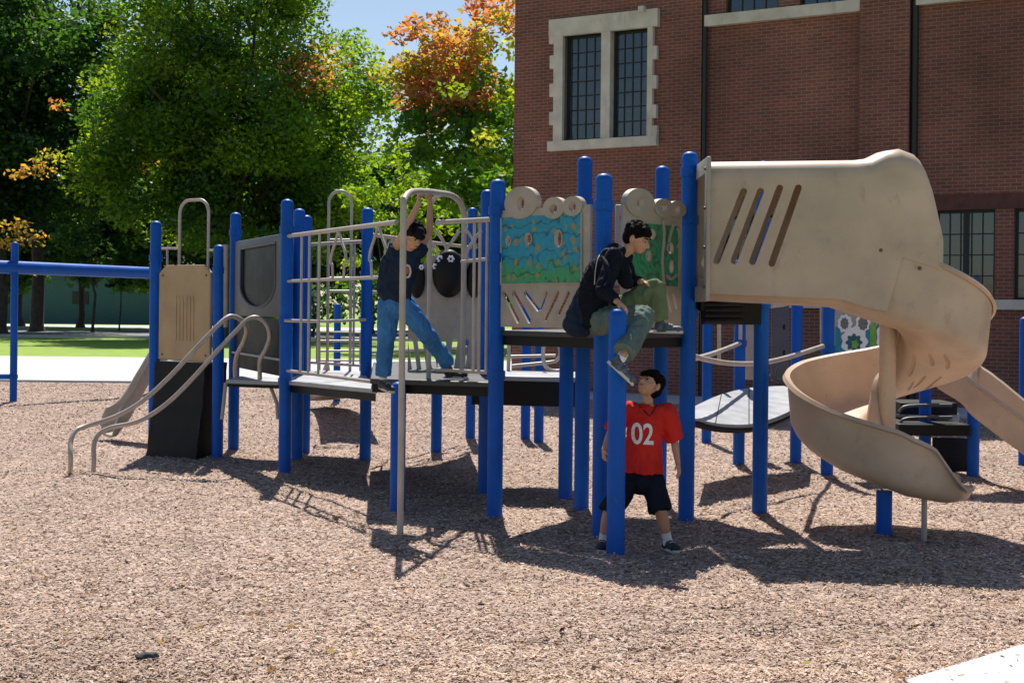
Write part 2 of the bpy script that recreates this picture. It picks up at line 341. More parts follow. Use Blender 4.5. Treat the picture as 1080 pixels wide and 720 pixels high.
# ------------------------------------------------------------------ ground
def gz(x, y):
    return 0.022*noise.noise(Vector((x*0.9, y*0.9, 0)))-0.014*max(0.0, noise.noise(Vector((x*2.6, y*5.5, 21)))-0.2)*3+0.012*noise.noise(Vector((x*3.1, y*3.1, 5)))
MND = [G(a_, b_) for a_, b_ in ((521.5, 549), (633, 569), (723.5, 552), (613, 540), (695, 531), (649, 587), (801, 544), (162, 479), (229, 485), (246, 475), (300, 501), (313, 487), (385, 487), (419, 541), (460, 479), (511, 522), (596, 530), (779, 492), (839, 491), (872, 504), (975, 500), (1026, 504), (422, 568), (74, 506), (98, 505))]
def mound(x, y):
    z = 0.0*x
    for m_ in MND: z = z+0.035*np.exp(-((x-m_.x)**2+(y-m_.y)**2)/0.03)
    return z-0.05*np.exp(-((x-3.4)**2+(y-10.7)**2)/0.25)
def sheet(name, poly, z, m, label, cat, th=None):
    bm = B(); vs = [bm.verts.new((p[0], p[1], z)) for p in poly]; bm.faces.new(vs)
    o = obj(name, bm, m, smooth=False); return tag(o, label, cat, kind='structure')
sheet('lawn', [(-700, -60), (700, -60), (700, 1500), (-700, 1500)], -0.05, M['grass'], 'green lawn reaching away beneath the distant trees', 'lawn')
# building line
ANG = math.radians(30.8); WD = Vector((math.cos(ANG), -math.sin(ANG), 0)); WN = Vector((-math.sin(ANG), -math.cos(ANG), 0)); W0 = Vector((0.0, 30.5, 0))
def wt(px):
    u = px-540; return u*30.5/(1500*WD.x-u*WD.y)
def wz(px, py):
    t = wt(px); p = W0+WD*t; return W(px, py, p.y).z
def WP(t, z, n=0.0):
    return W0+WD*t+WN*n+Vector((0, 0, z))
# mulch bed as a gently uneven sheet
bm = B(); nx, ny = 420, 260; X0, X1, Y0, Y1 = -24, 22, 2.0, 31.9
grid = []
for j in range(ny+1):
    y = Y0+(Y1-Y0)*(j/ny)**1.5
    grid.append([])
    for i in range(nx+1):
        x = X0+(X1-X0)*i/nx
        grid[-1].append(bm.verts.new((x, y, 0.004+gz(x, y)+float(mound(x, y)) if y < 30 else 0.0)))
for j in range(ny):
    for i in range(nx): bm.faces.new((grid[j][i], grid[j][i+1], grid[j+1][i+1], grid[j+1][i]))
tag(obj('mulch_ground', bm, M['mulch']), 'pinkish brown wood mulch bed under the play structure', 'mulch', kind='structure')
def slabs(name, poly, z, label):
    o = sheet(name, poly, z, M['concrete'], label, 'pavement'); return o
slabs('pavement', [(-60, 31.9), (20, 31.9), (20, 48), (-60, 48)], 0.01, 'broad bright concrete walk beyond the mulch bed')
bm = B(); box(bm, (-20, 31.9, 0.0), (82, 0.14, 0.10)); tag(obj('kerb', bm, M['concrete'], bevel=0.01), 'low concrete kerb along the far edge of the mulch', 'kerb', kind='structure')
c = [G(955, 722), G(1085, 682), Vector((9, 7.6, 0)), Vector((9, 3, 0)), Vector((2.0, 3, 0))]
c = [Vector((p.x, p.y)) for p in c]
bm = B(); prism(bm, c, -0.1, 0.028); tag(obj('pavement', bm, M['concrete'], bevel=0.008), 'bright concrete corner at the bottom right of the mulch', 'pavement', kind='structure')
bm = B(); prism(bm, [tuple(WP(-1.5, 0, 0.02)[:2]), tuple(WP(22, 0, 0.02)[:2]), tuple(WP(22, 0, 2.0)[:2]), tuple(WP(-1.5, 0, 2.0)[:2])], -0.1, 0.05)
tag(obj('pavement', bm, M['concrete'], bevel=0.008), 'concrete walk along the foot of the brick building', 'pavement', kind='structure')
sheet('road', [(-200, 80), (40, 80), (40, 106), (-200, 106)], -0.04, M['asphalt'], 'shaded grey street beyond the lawn', 'road')
sheet('path', [(-200, 116), (40, 116), (40, 135), (-200, 135)], -0.04, M['concrete'], 'pale path on the far side of the street', 'path')
bm = B(); box(bm, (-80, 79.8, 0.0), (240, 0.25, 0.2)); tag(obj('kerb', bm, M['concrete']), 'pale kerb along the near side of the shaded street', 'kerb', kind='structure')

# wood chips
def chips(N=420000, seed=3):
    rng = np.random.default_rng(seed)
    y = 5.8+(31.5-5.8)*rng.random(N)**2.1
    hw = y*0.385+0.4
    x = (rng.random(N)*2-1)*hw
    s0, s1 = G(955, 722), G(1085, 682)
    on = ((s1.x-s0.x)*(y-s0.y)-(s1.y-s0.y)*(x-s0.x) < 0.0) & (x > 1.5) & (y < 9)
    keep = ~on | (rng.random(N) < 0.012)
    onk = on[keep]
    x, y = x[keep], y[keep]; n = len(x)
    z = np.array([gz(a, b) for a, b in zip(x, y)])+mound(x, y)+0.004+rng.random(n)*0.014
    z = np.where(onk, 0.032, z)
    L = rng.uniform(0.005, 0.0155, n)*(0.8+0.04*y); Wd = L*rng.uniform(0.16, 0.5, n)
    an = rng.random(n)*2*math.pi; ti = rng.normal(0, 0.22, n); ro = rng.normal(0, 0.32, n)
    d = np.stack([np.cos(an)*np.cos(ti), np.sin(an)*np.cos(ti), np.sin(ti)], 1)
    s = np.stack([-np.sin(an), np.cos(an), np.zeros(n)], 1); up = np.cross(d, s)
    s = s*np.cos(ro)[:, None]+up*np.sin(ro)[:, None]
    c = np.stack([x, y, z], 1); a = d*L[:, None]; b = s*Wd[:, None]; k = rng.uniform(0.2, 1, n)[:, None]
    V = np.stack([c-a-b*k, c+a-b, c+a*0.9+b*k, c-a*0.8+b], 1).reshape(-1, 3)
    base = np.array([[0.60, 0.46, 0.36], [0.68, 0.55, 0.45], [0.50, 0.37, 0.285], [0.76, 0.66, 0.57], [0.26, 0.17, 0.125], [0.56, 0.41, 0.30]])
    ci = rng.choice(6, n, p=[0.33, 0.25, 0.17, 0.09, 0.08, 0.08])
    col = base[ci]*rng.uniform(0.85, 1.25, (n, 1))
    lo = np.array([noise.noise(Vector((a*0.7, b*0.7, 9)))+0.6*noise.noise(Vector((a*2.3, b*3.2, 4))) for a, b in zip(x[::1], y[::1])])
    pt = np.array([noise.noise(Vector((a*2.6, b*5.5, 21)))+0.5*noise.noise(Vector((a*7, b*12, 2))) for a, b in zip(x, y)])
    col = col*(1.0+0.26*np.clip(lo-0.1, -1, 0.25))[:, None]*(1-0.75*np.clip(pt-0.34, 0, 0.6))[:, None]*np.array([0.845, 0.79, 0.75])
    col[pt > 0.42] *= np.array([0.95, 0.85, 0.72])
    return quads('wood_chips', V, np.repeat(col, 4, 0), M['chip'])
def quads(name, V, col, m, parent=None):
    n = len(V)//4
    me = bpy.data.meshes.new(name); me.vertices.add(len(V)); me.vertices.foreach_set('co', V.astype(np.float32).ravel())
    me.loops.add(n*4); me.loops.foreach_set('vertex_index', np.arange(n*4, dtype=np.int32))
    me.polygons.add(n); me.polygons.foreach_set('loop_start', np.arange(0, n*4, 4, dtype=np.int32))
    try: me.polygons.foreach_set('loop_total', np.full(n, 4, dtype=np.int32))
    except Exception: pass
    at = me.color_attributes.new('tint', 'FLOAT_COLOR', 'POINT')
    at.data.foreach_set('color', np.concatenate([col, np.ones((len(col), 1))], 1).astype(np.float32).ravel())
    me.update(calc_edges=True); me.materials.append(m)
    o = bpy.data.objects.new(name, me); link(o, parent); return o
tag(chips(), 'loose pale wood chips scattered over the mulch bed', 'wood chips', kind='stuff')
def leaves(n=150, seed=8):
    rng = np.random.default_rng(seed); y = 6.6+14*rng.random(n)**1.6; x = (rng.random(n)*2-1)*y*0.37
    z = np.array([gz(a, b) for a, b in zip(x, y)])+0.026
    an = rng.random(n)*6.283; L = rng.uniform(0.015, 0.032, n)[:, None]
    d = np.stack([np.cos(an), np.sin(an), rng.normal(0, .25, n)], 1); q_ = np.stack([-np.sin(an), np.cos(an), rng.normal(0, .4, n)], 1); c = np.stack([x, y, z], 1)
    V = np.stack([c-d*L, c-q_*L*0.7, c+d*L, c+q_*L*0.7], 1).reshape(-1, 3)
    base = np.array([[0.16, 0.085, 0.04], [0.25, 0.13, 0.04], [0.10, 0.06, 0.04], [0.30, 0.20, 0.05]])[rng.integers(0, 4, n)]
    return quads('fallen_leaves', V, np.repeat(base, 4, 0), M['chip'])
tag(leaves(), 'small dry brown leaves dotted over the mulch', 'fallen leaves', kind='stuff')
bm = B(); bmesh.ops.create_icosphere(bm, subdivisions=3, radius=1)
for v in bm.verts: v.co *= 1+0.25*noise.noise(v.co*1.7); 
p = G(156, 697)
bmesh.ops.transform(bm, matrix=Matrix.Translation(p+Vector((0, 0, 0.02))) @ Matrix.Diagonal((0.06, 0.035, 0.028, 1)), verts=bm.verts)
tag(obj('stone', bm, M['rock']), 'small dark stone lying on the mulch at bottom left', 'stone')

# ------------------------------------------------------------------ brick building
bld = thing('brick_building', 'large red brown brick building with pale stone window surrounds behind the playground', 'building', (W0.x, W0.y, 0))
def wall_mesh(t0, t1, z0, z1, n, holes, depth=0.25):
    """front face at offset n with rectangular openings (t0,t1,z0,z1) and reveals going back"""
    bm = B(); uvl = bm.loops.layers.uv.new('uv')
    ts = sorted({t0, t1, *[h[0] for h in holes], *[h[1] for h in holes]}); zs = sorted({z0, z1, *[h[2] for h in holes], *[h[3] for h in holes]})
    def face(ps, uvs):
        f = bm.faces.new([bm.verts.new(p) for p in ps])
        for l, uv in zip(f.loops, uvs): l[uvl].uv = uv
    for a, b in zip(ts, ts[1:]):
        for c_, d in zip(zs, zs[1:]):
            mt, mz = (a+b)/2, (c_+d)/2
            if any(h[0] < mt < h[1] and h[2] < mz < h[3] for h in holes): continue
            face([WP(a, c_, n), WP(b, c_, n), WP(b, d, n), WP(a, d, n)], [(a, c_), (b, c_), (b, d), (a, d)])
    for h in holes:
        a, b, c_, d = h
        face([WP(a, c_, n), WP(a, d, n), WP(a, d, n-depth), WP(a, c_, n-depth)], [(0, c_), (0, d), (depth, d), (depth, c_)])
        face([WP(b, c_, n), WP(b, d, n), WP(b, d, n-depth), WP(b, c_, n-depth)], [(0, c_), (0, d), (depth, d), (depth, c_)])
        face([WP(a, d, n), WP(b, d, n), WP(b, d, n-depth), WP(a, d, n-depth)], [(a, 0), (b, 0), (b, depth), (a, depth)])
        face([WP(a, c_, n), WP(b, c_, n), WP(b, c_, n-depth), WP(a, c_, n-depth)], [(a, 0), (b, 0), (b, depth), (a, depth)])
    face([WP(t0, z0, n), WP(t0, z1, n), WP(t0, z1, n-10 if t0 == 0 else n-depth), WP(t0, z0, n-10 if t0 == 0 else n-depth)], [(0, z0), (0, z1), (10 if t0 == 0 else depth, z1), (10 if t0 == 0 else depth, z0)])
    face([WP(t1, z0, n), WP(t1, z1, n), WP(t1, z1, n-depth), WP(t1, z0, n-depth)], [(0, z0), (0, z1), (depth, z1), (depth, z0)])
    return bm
def bobj(name, bm, m, parent=bld, bevel=0):
    me = bpy.data.meshes.new(name); off = Vector((0, 0, 0)); p = parent
    while p is not None: off += Vector(p.location); p = p.parent
    bmesh.ops.translate(bm, verts=bm.verts, vec=-off); bm.to_mesh(me); bm.free(); me.materials.append(m)
    return link(bpy.data.objects.new(name, me), parent)
H_B = 10.9
tA0, tA1 = wt(593), wt(682)
zA0, zA1 = wz(640, 146.5), wz(640, 34)
tP1, tS0, tP2, tP3 = wt(737), wt(742), wt(904.5), wt(957)
zs1 = wz(822, 20.0)                       # bottom of the first floor sill
zb0, zb1 = wz(1062, 326.5), wz(1062, 316)  # band under the ground floor windows
zg1 = wz(1010, 221)
gw = [(wt(983), wt(1047)), (wt(1067), wt(1132)), (wt(1150), wt(1215))]
uw = [(wt(760), wt(815)), (wt(838), wt(897))]
bobj('wall', wall_mesh(0, tP1, -0.3, H_B, 0.0, [(tA0, tA1, zA0, zA1)]), M['brick'])
lw = [(wt(760), wt(815), zb1, zg1), (wt(838), wt(897), zb1, zg1)]
bobj('wall', wall_mesh(tP1, tP2, -0.3, H_B, -0.12, [(a, b, zs1+0.22, zs1+2.5) for a, b in uw]+lw), M['brick'])
bobj('wall', wall_mesh(tP2, tP3, -0.3, H_B, 0.06, []), M['brick'])
tR1 = 24
uw2 = [(wt(985), wt(1040)), (wt(1062), wt(1125))]
bobj('wall', wall_mesh(tP3, tR1, -0.3, H_B, -0.12, [(a, b, zs1+0.22, zs1+2.5) for a, b in uw2]+[(a, b, zb1, zg1) for a, b in gw]), M['brick'])
def lbox(t0, t1, z0, z1, n0, n1):
    bm = B(); c_ = WP((t0+t1)/2, (z0+z1)/2, (n0+n1)/2); box(bm, c_, (t1-t0, n1-n0, z1-z0), -ANG); return bm
def lboxes(L):
    bm = B()
    for t0, t1, z0, z1, n0, n1 in L: box(bm, WP((t0+t1)/2, (z0+z1)/2, (n0+n1)/2), (t1-t0, n1-n0, z1-z0), -ANG)
    return bm
# roof and parapet
bobj('roof', lboxes([(0.05, tR1-0.05, H_B-0.4, H_B-0.3, -11.9, -0.4)]), M['roof'])
bobj('parapet_cap', lboxes([(-0.05, tR1, H_B, H_B+0.15, -0.45, 0.12)]), M['stone'])
# the back and far side close the block so it throws its real shadow
bobj('wall', lboxes([(0.0, tR1, -0.3, H_B-0.01, -12.2, -12.0), (tR1, tR1+0.3, -0.3, H_B-0.01, -12.2, -0.2), (-0.02, 0.23, -0.3, H_B-0.01, -12.0, -0.26)]), M['brick'])
# stone surround of the big window, with toothed blocks
m0, m1 = wt(633), wt(642.5)
sur = []
e = 0.10
L0, L1 = wt(583.5), wt(687.5)
sur += [(L0, tA0, zA0-0.002, zA1+0.002, -0.1, e), (tA1, L1, zA0-0.002, zA1+0.002, -0.1, e), (m0, m1, zA0-0.002, zA1+0.002, -0.12, e-0.02)]
LL0, LL1 = wt(578.4), wt(692.8)
sur += [(LL0, LL1, zA1, zA1+0.36, -0.1, e+0.015), (LL0, LL1, zA0-0.2, zA0, -0.1, e+0.03)]
hh = zA1-zA0
for f in (0.16, 0.43, 0.70):
    sur += [(LL0+0.02, L0, zA0+hh*f, zA0+hh*f+0.27, -0.1, e-0.004), (L1, LL1-0.02, zA0+hh*f, zA0+hh*f+0.27, -0.1, e-0.004)]
sur += [(LL0, L0, zA1-0.14, zA1, -0.1, e-0.004), (L1, LL1, zA0, zA0+0.2, -0.1, e-0.004), (wt(674), wt(680), zA1+0.30, zA1+0.42, 0.05, e+0.1)]
bobj('stone_surround', lboxes(sur), M['stone'], bevel=0.01)
def window(t0, t1, z0, z1, n, cols, rows, curtain=False):
    fw = 0.05
    fr = bobj('window', lboxes([(t0, t0+fw, z0, z1, n-0.06, n), (t1-fw, t1, z0, z1, n-0.06, n), (t0+fw, t1-fw, z0, z0+fw, n-0.06, n), (t0+fw, t1-fw, z1-fw, z1, n-0.06, n)]), M['frame'])
    g = []
    for i in range(1, cols): c_ = t0+fw+(t1-t0-2*fw)*i/cols; g.append((c_-0.011, c_+0.011, z0+fw, z1-fw, n-0.05, n-0.012))
    for j in range(1, rows): c_ = z0+fw+(z1-z0-2*fw)*j/rows; g.append((t0+fw, t1-fw, c_-0.011, c_+0.011, n-0.049, n-0.010))
    if cols > 4: c_ = (t0+t1)/2; g.append((c_-0.05, c_+0.05, z0+fw, z1-fw, n-0.055, n-0.004))
    bobj('glazing_bar', lboxes(g), M['frame'], fr)
    bobj('pane', lboxes([(t0+fw, t1-fw, z0+fw, z1-fw, n-0.036, n-0.030)]), M['glass'], fr)
    if curtain:
        bm = B(); k = 40; rows_ = []
        for i in range(k+1):
            t = t0+(t1-t0)*i/k; yy = n-0.35+0.05*math.sin(i*1.3)+0.02*math.sin(i*0.5)
            rows_.append((bm.verts.new(WP(t, z0+0.3, yy)), bm.verts.new(WP(t, z1, yy))))
        for i in range(k):
            if 14 < i < 20 or i > 33: continue
            bm.faces.new((rows_[i][0], rows_[i+1][0], rows_[i+1][1], rows_[i][1]))
        bobj('curtain', bm, M['blind'], fr)
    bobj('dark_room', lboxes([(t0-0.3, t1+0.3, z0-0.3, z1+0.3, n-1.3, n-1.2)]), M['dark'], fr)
window(tA0, m0, zA0, zA1, -0.10, 4, 7)
window(m1, tA1, zA0, zA1, -0.10, 4, 7)
for a, b in uw+uw2: window(a, b, zs1+0.22, zs1+2.5, -0.22, 4, 6)
for a, b in gw: window(a, b, zb1, zg1, -0.24, 5, 4, True)
for h in lw: window(h[0], h[1], h[2], h[3], -0.24, 5, 4, True)
bobj('sill', lboxes([(tS0-0.04, tP2-0.003, zs1, zs1+0.22, -0.2, 0.02)]), M['stone'])
bobj('sill', lboxes([(tP3+0.10, wt(1135), zs1+0.0, zs1+0.22, -0.2, 0.02)]), M['stone'])
bobj('sill_band', lboxes([(tP1+0.06, tP2-0.002, zb0, zb1, -0.2, 0.02), (tP3+0.003, tR1, zb0, zb1, -0.2, 0.02)]), M['stone'])
bobj('lintel_band', lboxes([(tP3+0.003, tR1, zg1, zg1+0.28, -0.16, -0.09)]), M['lintel'])
for a, b in ((tP1+0.003, wt(742.5)), (tP3+0.003, wt(966))):
    bm = B(); tube(bm, [WP((a+b)/2, 0.1, -0.04), WP((a+b)/2, H_B-0.2, -0.04)], (b-a)*0.42, 12)
    d = obj('downpipe', bm, M['pipe'], bld)

# ------------------------------------------------------------------ trees
def crown_quads(seed, centers, radii, per, size, palette, weights, special=None):
    rng = np.random.default_rng(seed); Vs = []; Cs = []
    for ci, (c_, r_) in enumerate(zip(centers, radii)):
        n = max(14, int(per*(r_[0]*r_[1])))
        p = rng.normal(size=(n, 3)); p /= np.linalg.norm(p, axis=1)[:, None]
        rad = rng.random(n)**0.45
        p = p*rad[:, None]*np.array(r_)+np.array(c_)
        a = rng.normal(size=(n, 3)); a[:, 2] *= 0.6; a /= np.linalg.norm(a, axis=1)[:, None]
        b = rng.normal(size=(n, 3)); b -= a*np.sum(a*b, 1)[:, None]; b /= np.linalg.norm(b, axis=1)[:, None]
        s = size*rng.uniform(0.6, 1.4, n)[:, None]
        V = np.stack([p-a*s, p-b*s*0.55, p+a*s, p+b*s*0.55], 1).reshape(-1, 3)
        pal = palette
        w = weights
        if special is not None:
            sp = special(c_)
            if sp is not None: pal, w = sp
        base = np.array(pal)[rng.choice(len(pal), p=w)]
        col = base*rng.uniform(0.75, 1.25, (n, 1))*np.array([1, 1, 1])
        mixm = rng.random(n) < 0.2
        col[mixm] = np.array(pal)[rng.choice(len(pal), mixm.sum(), p=w)]
        Vs.append(V); Cs.append(np.repeat(col, 4, 0))
    return np.concatenate(Vs), np.concatenate(Cs)
GREEN = [(0.055, 0.115, 0.013), (0.095, 0.155, 0.015), (0.034, 0.080, 0.014), (0.15, 0.185, 0.015)]
GW = [0.35, 0.3, 0.2, 0.15]
DARK = [(0.022, 0.056, 0.016), (0.032, 0.076, 0.018), (0.048, 0.092, 0.018)]; DW = [0.4, 0.4, 0.2]
YEL = [(0.12, 0.18, 0.015), (0.17, 0.21, 0.02), (0.09, 0.15, 0.012)]; YW = [0.4, 0.3, 0.3]
ORA = [(0.30, 0.125, 0.07), (0.30, 0.17, 0.05), (0.29, 0.095, 0.075), (0.22, 0.21, 0.035)]; OW = [0.35, 0.25, 0.25, 0.15]
def tree(name, label, px, d, H, cr, base, seed, pal=GREEN, w=GW, ncl=170, per=90, size=0.17, trunk_r=0.3, special=None, tx=None, group=None, flat=0.8, branch=7, xoff=0.0, extra=()):
    rng = random.Random(seed)
    x = (px-540)*d/F if tx is None else tx
    t = thing(name, label, 'tree', (x, d, 0), group)
    zc = (H+base)/2; rz = (H-base)/2
    cs, rs = [], []
    k = 0
    lob = [(rng.uniform(0, 2*math.pi), rng.uniform(-0.7, 0.9), rng.uniform(0.15, 0.4)) for _ in range(9)]
    while len(cs) < ncl and k < ncl*30:
        k += 1
        v = Vector((rng.gauss(0, 1), rng.gauss(0, 1), rng.gauss(0, 1))).normalized()
        rr = rng.random()**0.38
        nz = 0.80+0.42*noise.noise(v*1.6+Vector((seed*3.1, 0, 0)))+0.25*noise.noise(v*3.7+Vector((0, seed*1.7, 0)))
        q = v*rr*nz
        if q.z < -0.75: continue
        c_ = Vector((x+xoff+q.x*cr, d+q.y*cr*0.9, zc+q.z*rz))
        if cr > 2.5 and noise.noise(c_*0.33+Vector((seed, 0, 0))) < (0.0 if name == 'maple_tree' else -0.2): continue
        if name == 'maple_tree' and c_.z > 13.5 and rng.random() < 0.5: continue
        s = rng.uniform(0.5, 1.15)*cr/6.5
        cs.append(tuple(c_)); rs.append((s*1.25, s*1.25, s*flat))
    V, C_ = crown_quads(seed, cs, rs, per, size, pal, w, special)
    if extra:
        V2_, C2_ = crown_quads(seed+1, [e_[:3] for e_ in extra], [(e_[3]*1.3, e_[3], e_[3]*0.6) for e_ in extra], 90, size, ORA, [0.2, 0.5, 0.05, 0.25])
        V = np.concatenate([V, V2_]); C_ = np.concatenate([C_, C2_])
    V = V-np.array([x, d, 0]); 
    quads('crown', V, C_, M['leaf'], t)
    bm = B(); top = Vector((x+xoff*0.4, d, base+(H-base)*0.55))
    pts = [Vector((x, d, -0.1)), Vector((x, d, 0.35)), Vector((x+rng.uniform(-.2, .2), d, base*0.7)), Vector((x+rng.uniform(-.4, .4)+xoff*0.2, d, zc*0.8)), top, top+Vector((rng.uniform(-1, 1), 0, (H-base)*0.28))]
    tube(bm, pts, [trunk_r*1.5, trunk_r*1.05, trunk_r*0.9, trunk_r*0.65, trunk_r*0.35, trunk_r*0.1], 10)
    for i in range(branch):
        tgt = Vector(cs[rng.randrange(len(cs))]); st = pts[2].lerp(pts[4], rng.random()); mid = st.lerp(tgt, 0.5)+Vector((0, 0, 0.5))
        if tgt.z < st.z-1: continue
        tube(bm, catmull([st, mid, tgt], 3), [trunk_r*0.42, trunk_r*0.12], 6)
        for _ in range(2):
            t2 = Vector(cs[rng.randrange(len(cs))])
            if (t2-mid).length < cr*0.7: tube(bm, [mid, mid.lerp(t2, 0.5)+Vector((0, 0, 0.2)), t2], [trunk_r*0.2, trunk_r*0.05], 5)
    obj('trunk', bm, M['bark'], t)
    return t
def sp_patch(patches, pal, w):
    """individual boughs that have already turned"""
    def f(c_):
        for (q, r_) in patches:
            if (Vector(c_)-q).length < r_: return pal, w
        return None
    return f
# near the street
tree('maple_tree', 'huge dense green tree filling the upper left behind the structure', 245, 80, 25, 10.0, 1.7, 11, ncl=600, per=84, size=0.145, trunk_r=0.45, branch=34, extra=((-25.2, 75, 8.9, 0.9), (-24.4, 75, 9.6, 0.8), (-26.2, 75, 8.6, 0.5), (-24.0, 75, 12.3, 0.6), (-26.3, 75, 5.9, 0.8), (-25.3, 75, 5.3, 0.8), (-27.2, 75, 5.0, 0.8), (-24.9, 75, 3.6, 0.6)),
     special=lambda c_: (ORA[1:]+[YEL[1]], [0.3, 0.1, 0.4, 0.2]) if (13.2 < c_[2] < 16.5 and -14.6 < c_[0] < -10.6 and hash(c_) % 4 < 2 and c_[1] < 79) else ((YEL, YW) if hash(c_) % 4 == 0 else None))
tree('dark_tree', 'dark leafy tree at the far left edge with gaps of sky', 0, 90, 25, 10.0, 2.8, 5, pal=DARK, w=DW, ncl=520, per=60, size=0.2, trunk_r=0.4, branch=12)
tree('street_tree', 'thick trunked tree with turning orange lower boughs on the left', 39, 98, 18, 7.5, 5.2, 8, pal=DARK, w=DW, ncl=220, per=50, size=0.2, trunk_r=0.46, branch=9,
     special=lambda c_: (ORA, OW) if (c_[0] > -32.5 and c_[2] < 8.8 and c_[1] < 97) or (c_[0] > -31.5 and 10 < c_[2] < 13.5 and c_[1] < 97) else None)
tree('young_maple', 'small bright yellow green tree beside the big green one', 408, 58, 9.3, 2.9, 1.2, 21, pal=YEL, w=YW, ncl=110, per=150, size=0.12, trunk_r=0.12, branch=6)
tree('autumn_tree', 'tall tree with orange red crown top beside the brick building', 494, 68, 18.6, 5.4, 4.0, 31, pal=GREEN[:3]+YEL[:1], w=[0.3, 0.3, 0.2, 0.2], ncl=260, per=95, size=0.16, trunk_r=0.25, branch=12,
     special=lambda c_: (ORA, OW) if (c_[2] > 11.2 and c_[0]+noise.noise(Vector(c_)*0.8)*2.5 < -0.9) or c_[2] > 15.0 else ((YEL[:1]+ORA[3:], [0.6, 0.4]) if c_[0] > -0.5 else None))
tree('green_tree', 'mid green tree half hidden by the brick building corner', 545, 60, 13.5, 3.6, 2.2, 37, pal=GREEN+[ORA[3]], w=[0.3, 0.25, 0.15, 0.1, 0.2], ncl=120, per=110, size=0.14, trunk_r=0.2)
names = ['broad dark tree standing beyond the street behind the left beam', 'dark tree beyond the street behind the tan panel', 'dark round tree beyond the street behind the wavy rails', 'low dark tree beyond the street behind the hanging boy', 'dark tree beyond the street close to the brick building', 'tall dark tree beyond the street between green and orange crowns', 'small dark tree beyond the street above the pale path']
for i, (px, d, H, cr) in enumerate([(85, 118, 20, 9.5), (185, 112, 18, 9.5), (290, 108, 17, 9), (390, 104, 15, 8), (520, 110, 13, 7.5), (455, 120, 15, 8), (22, 122, 18, 8)]):
    tree('background_tree', names[i], px, d, H, cr, 1.2, 50+i, pal=DARK, w=DW, ncl=230, per=40, size=0.32, trunk_r=0.3, branch=4, group='dark trees beyond the street')
# shrubs below the canopy, each its own plant
for i, (px, d, H, cr, lb) in enumerate([(262, 84, 4.2, 3.4, 'dark rounded shrub seen between the left posts'), (330, 88, 3.6, 3.4, 'dark shrub behind the ladder rungs'), (415, 86, 4.4, 3.4, 'dark shrub behind the arched climber'), (480, 90, 4.6, 3.6, 'dark shrub beside the painted blue panel'), (535, 84, 4.2, 3.0, 'dark shrub at the corner of the brick building')]):
    t = tree('shrub', lb, px, d, H, cr, 0.1, 80+i, pal=DARK, w=DW, ncl=55, per=60, size=0.18, trunk_r=0.1, branch=3, group='shrubs under the trees'); t['category'] = 'shrub'
tree('sapling', 'thin young tree on the far lawn left of the tan panel', 98, 98, 7.5, 1.8, 3.6, 71, pal=DARK, w=DW, ncl=26, per=60, size=0.2, trunk_r=0.10, branch=3, group='saplings on the far lawn')
tree('sapling', 'thinnest young tree on the far lawn just left of the tan panel', 126, 104, 5.5, 1.2, 2.6, 72, pal=DARK, w=DW, ncl=16, per=60, size=0.2, trunk_r=0.06, branch=2, group='saplings on the far lawn')
tree('side_tree', 'leafy tree off to the left mirrored in the upstairs window panes', 0, 12, 13.0, 5, 3, 91, ncl=90, per=40, size=0.25, tx=-33)
# low house across the street
hs = thing('low_house', 'long low teal sided house in shade across the street', 'house', (-52, 150, 0))
hb = B(); box(hb, (-52, 150, 2.4), (62, 10, 5.0)); obj('wall', hb, M['houseteal'], hs, smooth=False)
hb = B(); x0, x1, y0, y1 = -84, -20, 144, 156
vs = [hb.verts.new(v) for v in [(x0, y0, 4.9), (x1, y0, 4.9), (x1, y1, 4.9), (x0, y1, 4.9), (x0+4, 150, 7.5), (x1-4, 150, 7.5)]]
for f in ((0, 1, 5, 4), (2, 3, 4, 5), (1, 2, 5), (3, 0, 4), (3, 2, 1, 0)): hb.faces.new([vs[i] for i in f])
obj('roof', hb, M['roof'], hs, smooth=False)
for k in range(7):
    hb = B(); box(hb, (-76+8*k, 144.95, 2.6), (1.6, 0.12, 1.3)); obj('window', hb, M['frame'], hs, smooth=False)

# ------------------------------------------------------------------ play structure
ps = thing('play_structure', 'long play structure with blue posts, beige panels, decks and a twisting beige slide', 'play structure', (0.6, 11.5, 0))
PR = 0.064
def post(p, h, parent, r=PR, clamps=(), label=None):
    bm = B(); x, y = p[0], p[1]
    pts = [(x, y, -0.15), (x, y, h-0.05), (x, y, h-0.028), (x, y, h-0.010), (x, y, h)]
    tube(bm, pts, [r, r, r*0.93, r*0.7, r*0.25], 20)
    o = obj('post', bm, M['blue'], parent)
    bm = B(); tube(bm, [(x, y, h-0.075), (x, y, h-0.055)], r+0.003, 20); obj('cap_ring', bm, M['blue'], o)
    for z in clamps:
        bm = B(); tube(bm, [(x, y, z-0.035), (x, y, z+0.035)], r+0.012, 20)
        box(bm, (x, y-r-0.012, z), (0.03, 0.03, 0.05)); obj('clamp', bm, M['blue'], o)
    if label: o['label'] = label
    return o
PT = {}
def P(key, bx, by, ty=None, h=None, clamps=(), parent=None, label=None, cy=()):
    g = G(bx, by)
    if h is None: h = ztop(bx, ty, g.y)
    PT[key] = (g.x, g.y, h)
    return post(g, h, parent or ps, clamps=list(clamps)+[ztop(bx, c_, g.y) for c_ in cy], label=label)
P('A', 521.5, 549, 189, cy=(222, 272, 395))
P('D', 633, 569, 183, cy=(217, 330))
P('B', 723.5, 552, 160, cy=(182, 232, 330))
P('E', 613, 540, 165, cy=(215,))
P('F', 695, 531, 175)
P('C', 649, 587, 325, label='short front post the seated boy leans his hand on')
P('H', 801, 544, 170, cy=(320,))
P('P1', 162, 479, 233, cy=(272,), label='blue post at the left end of the tan panel')
P('P2', 229, 485, 258, cy=(285,))
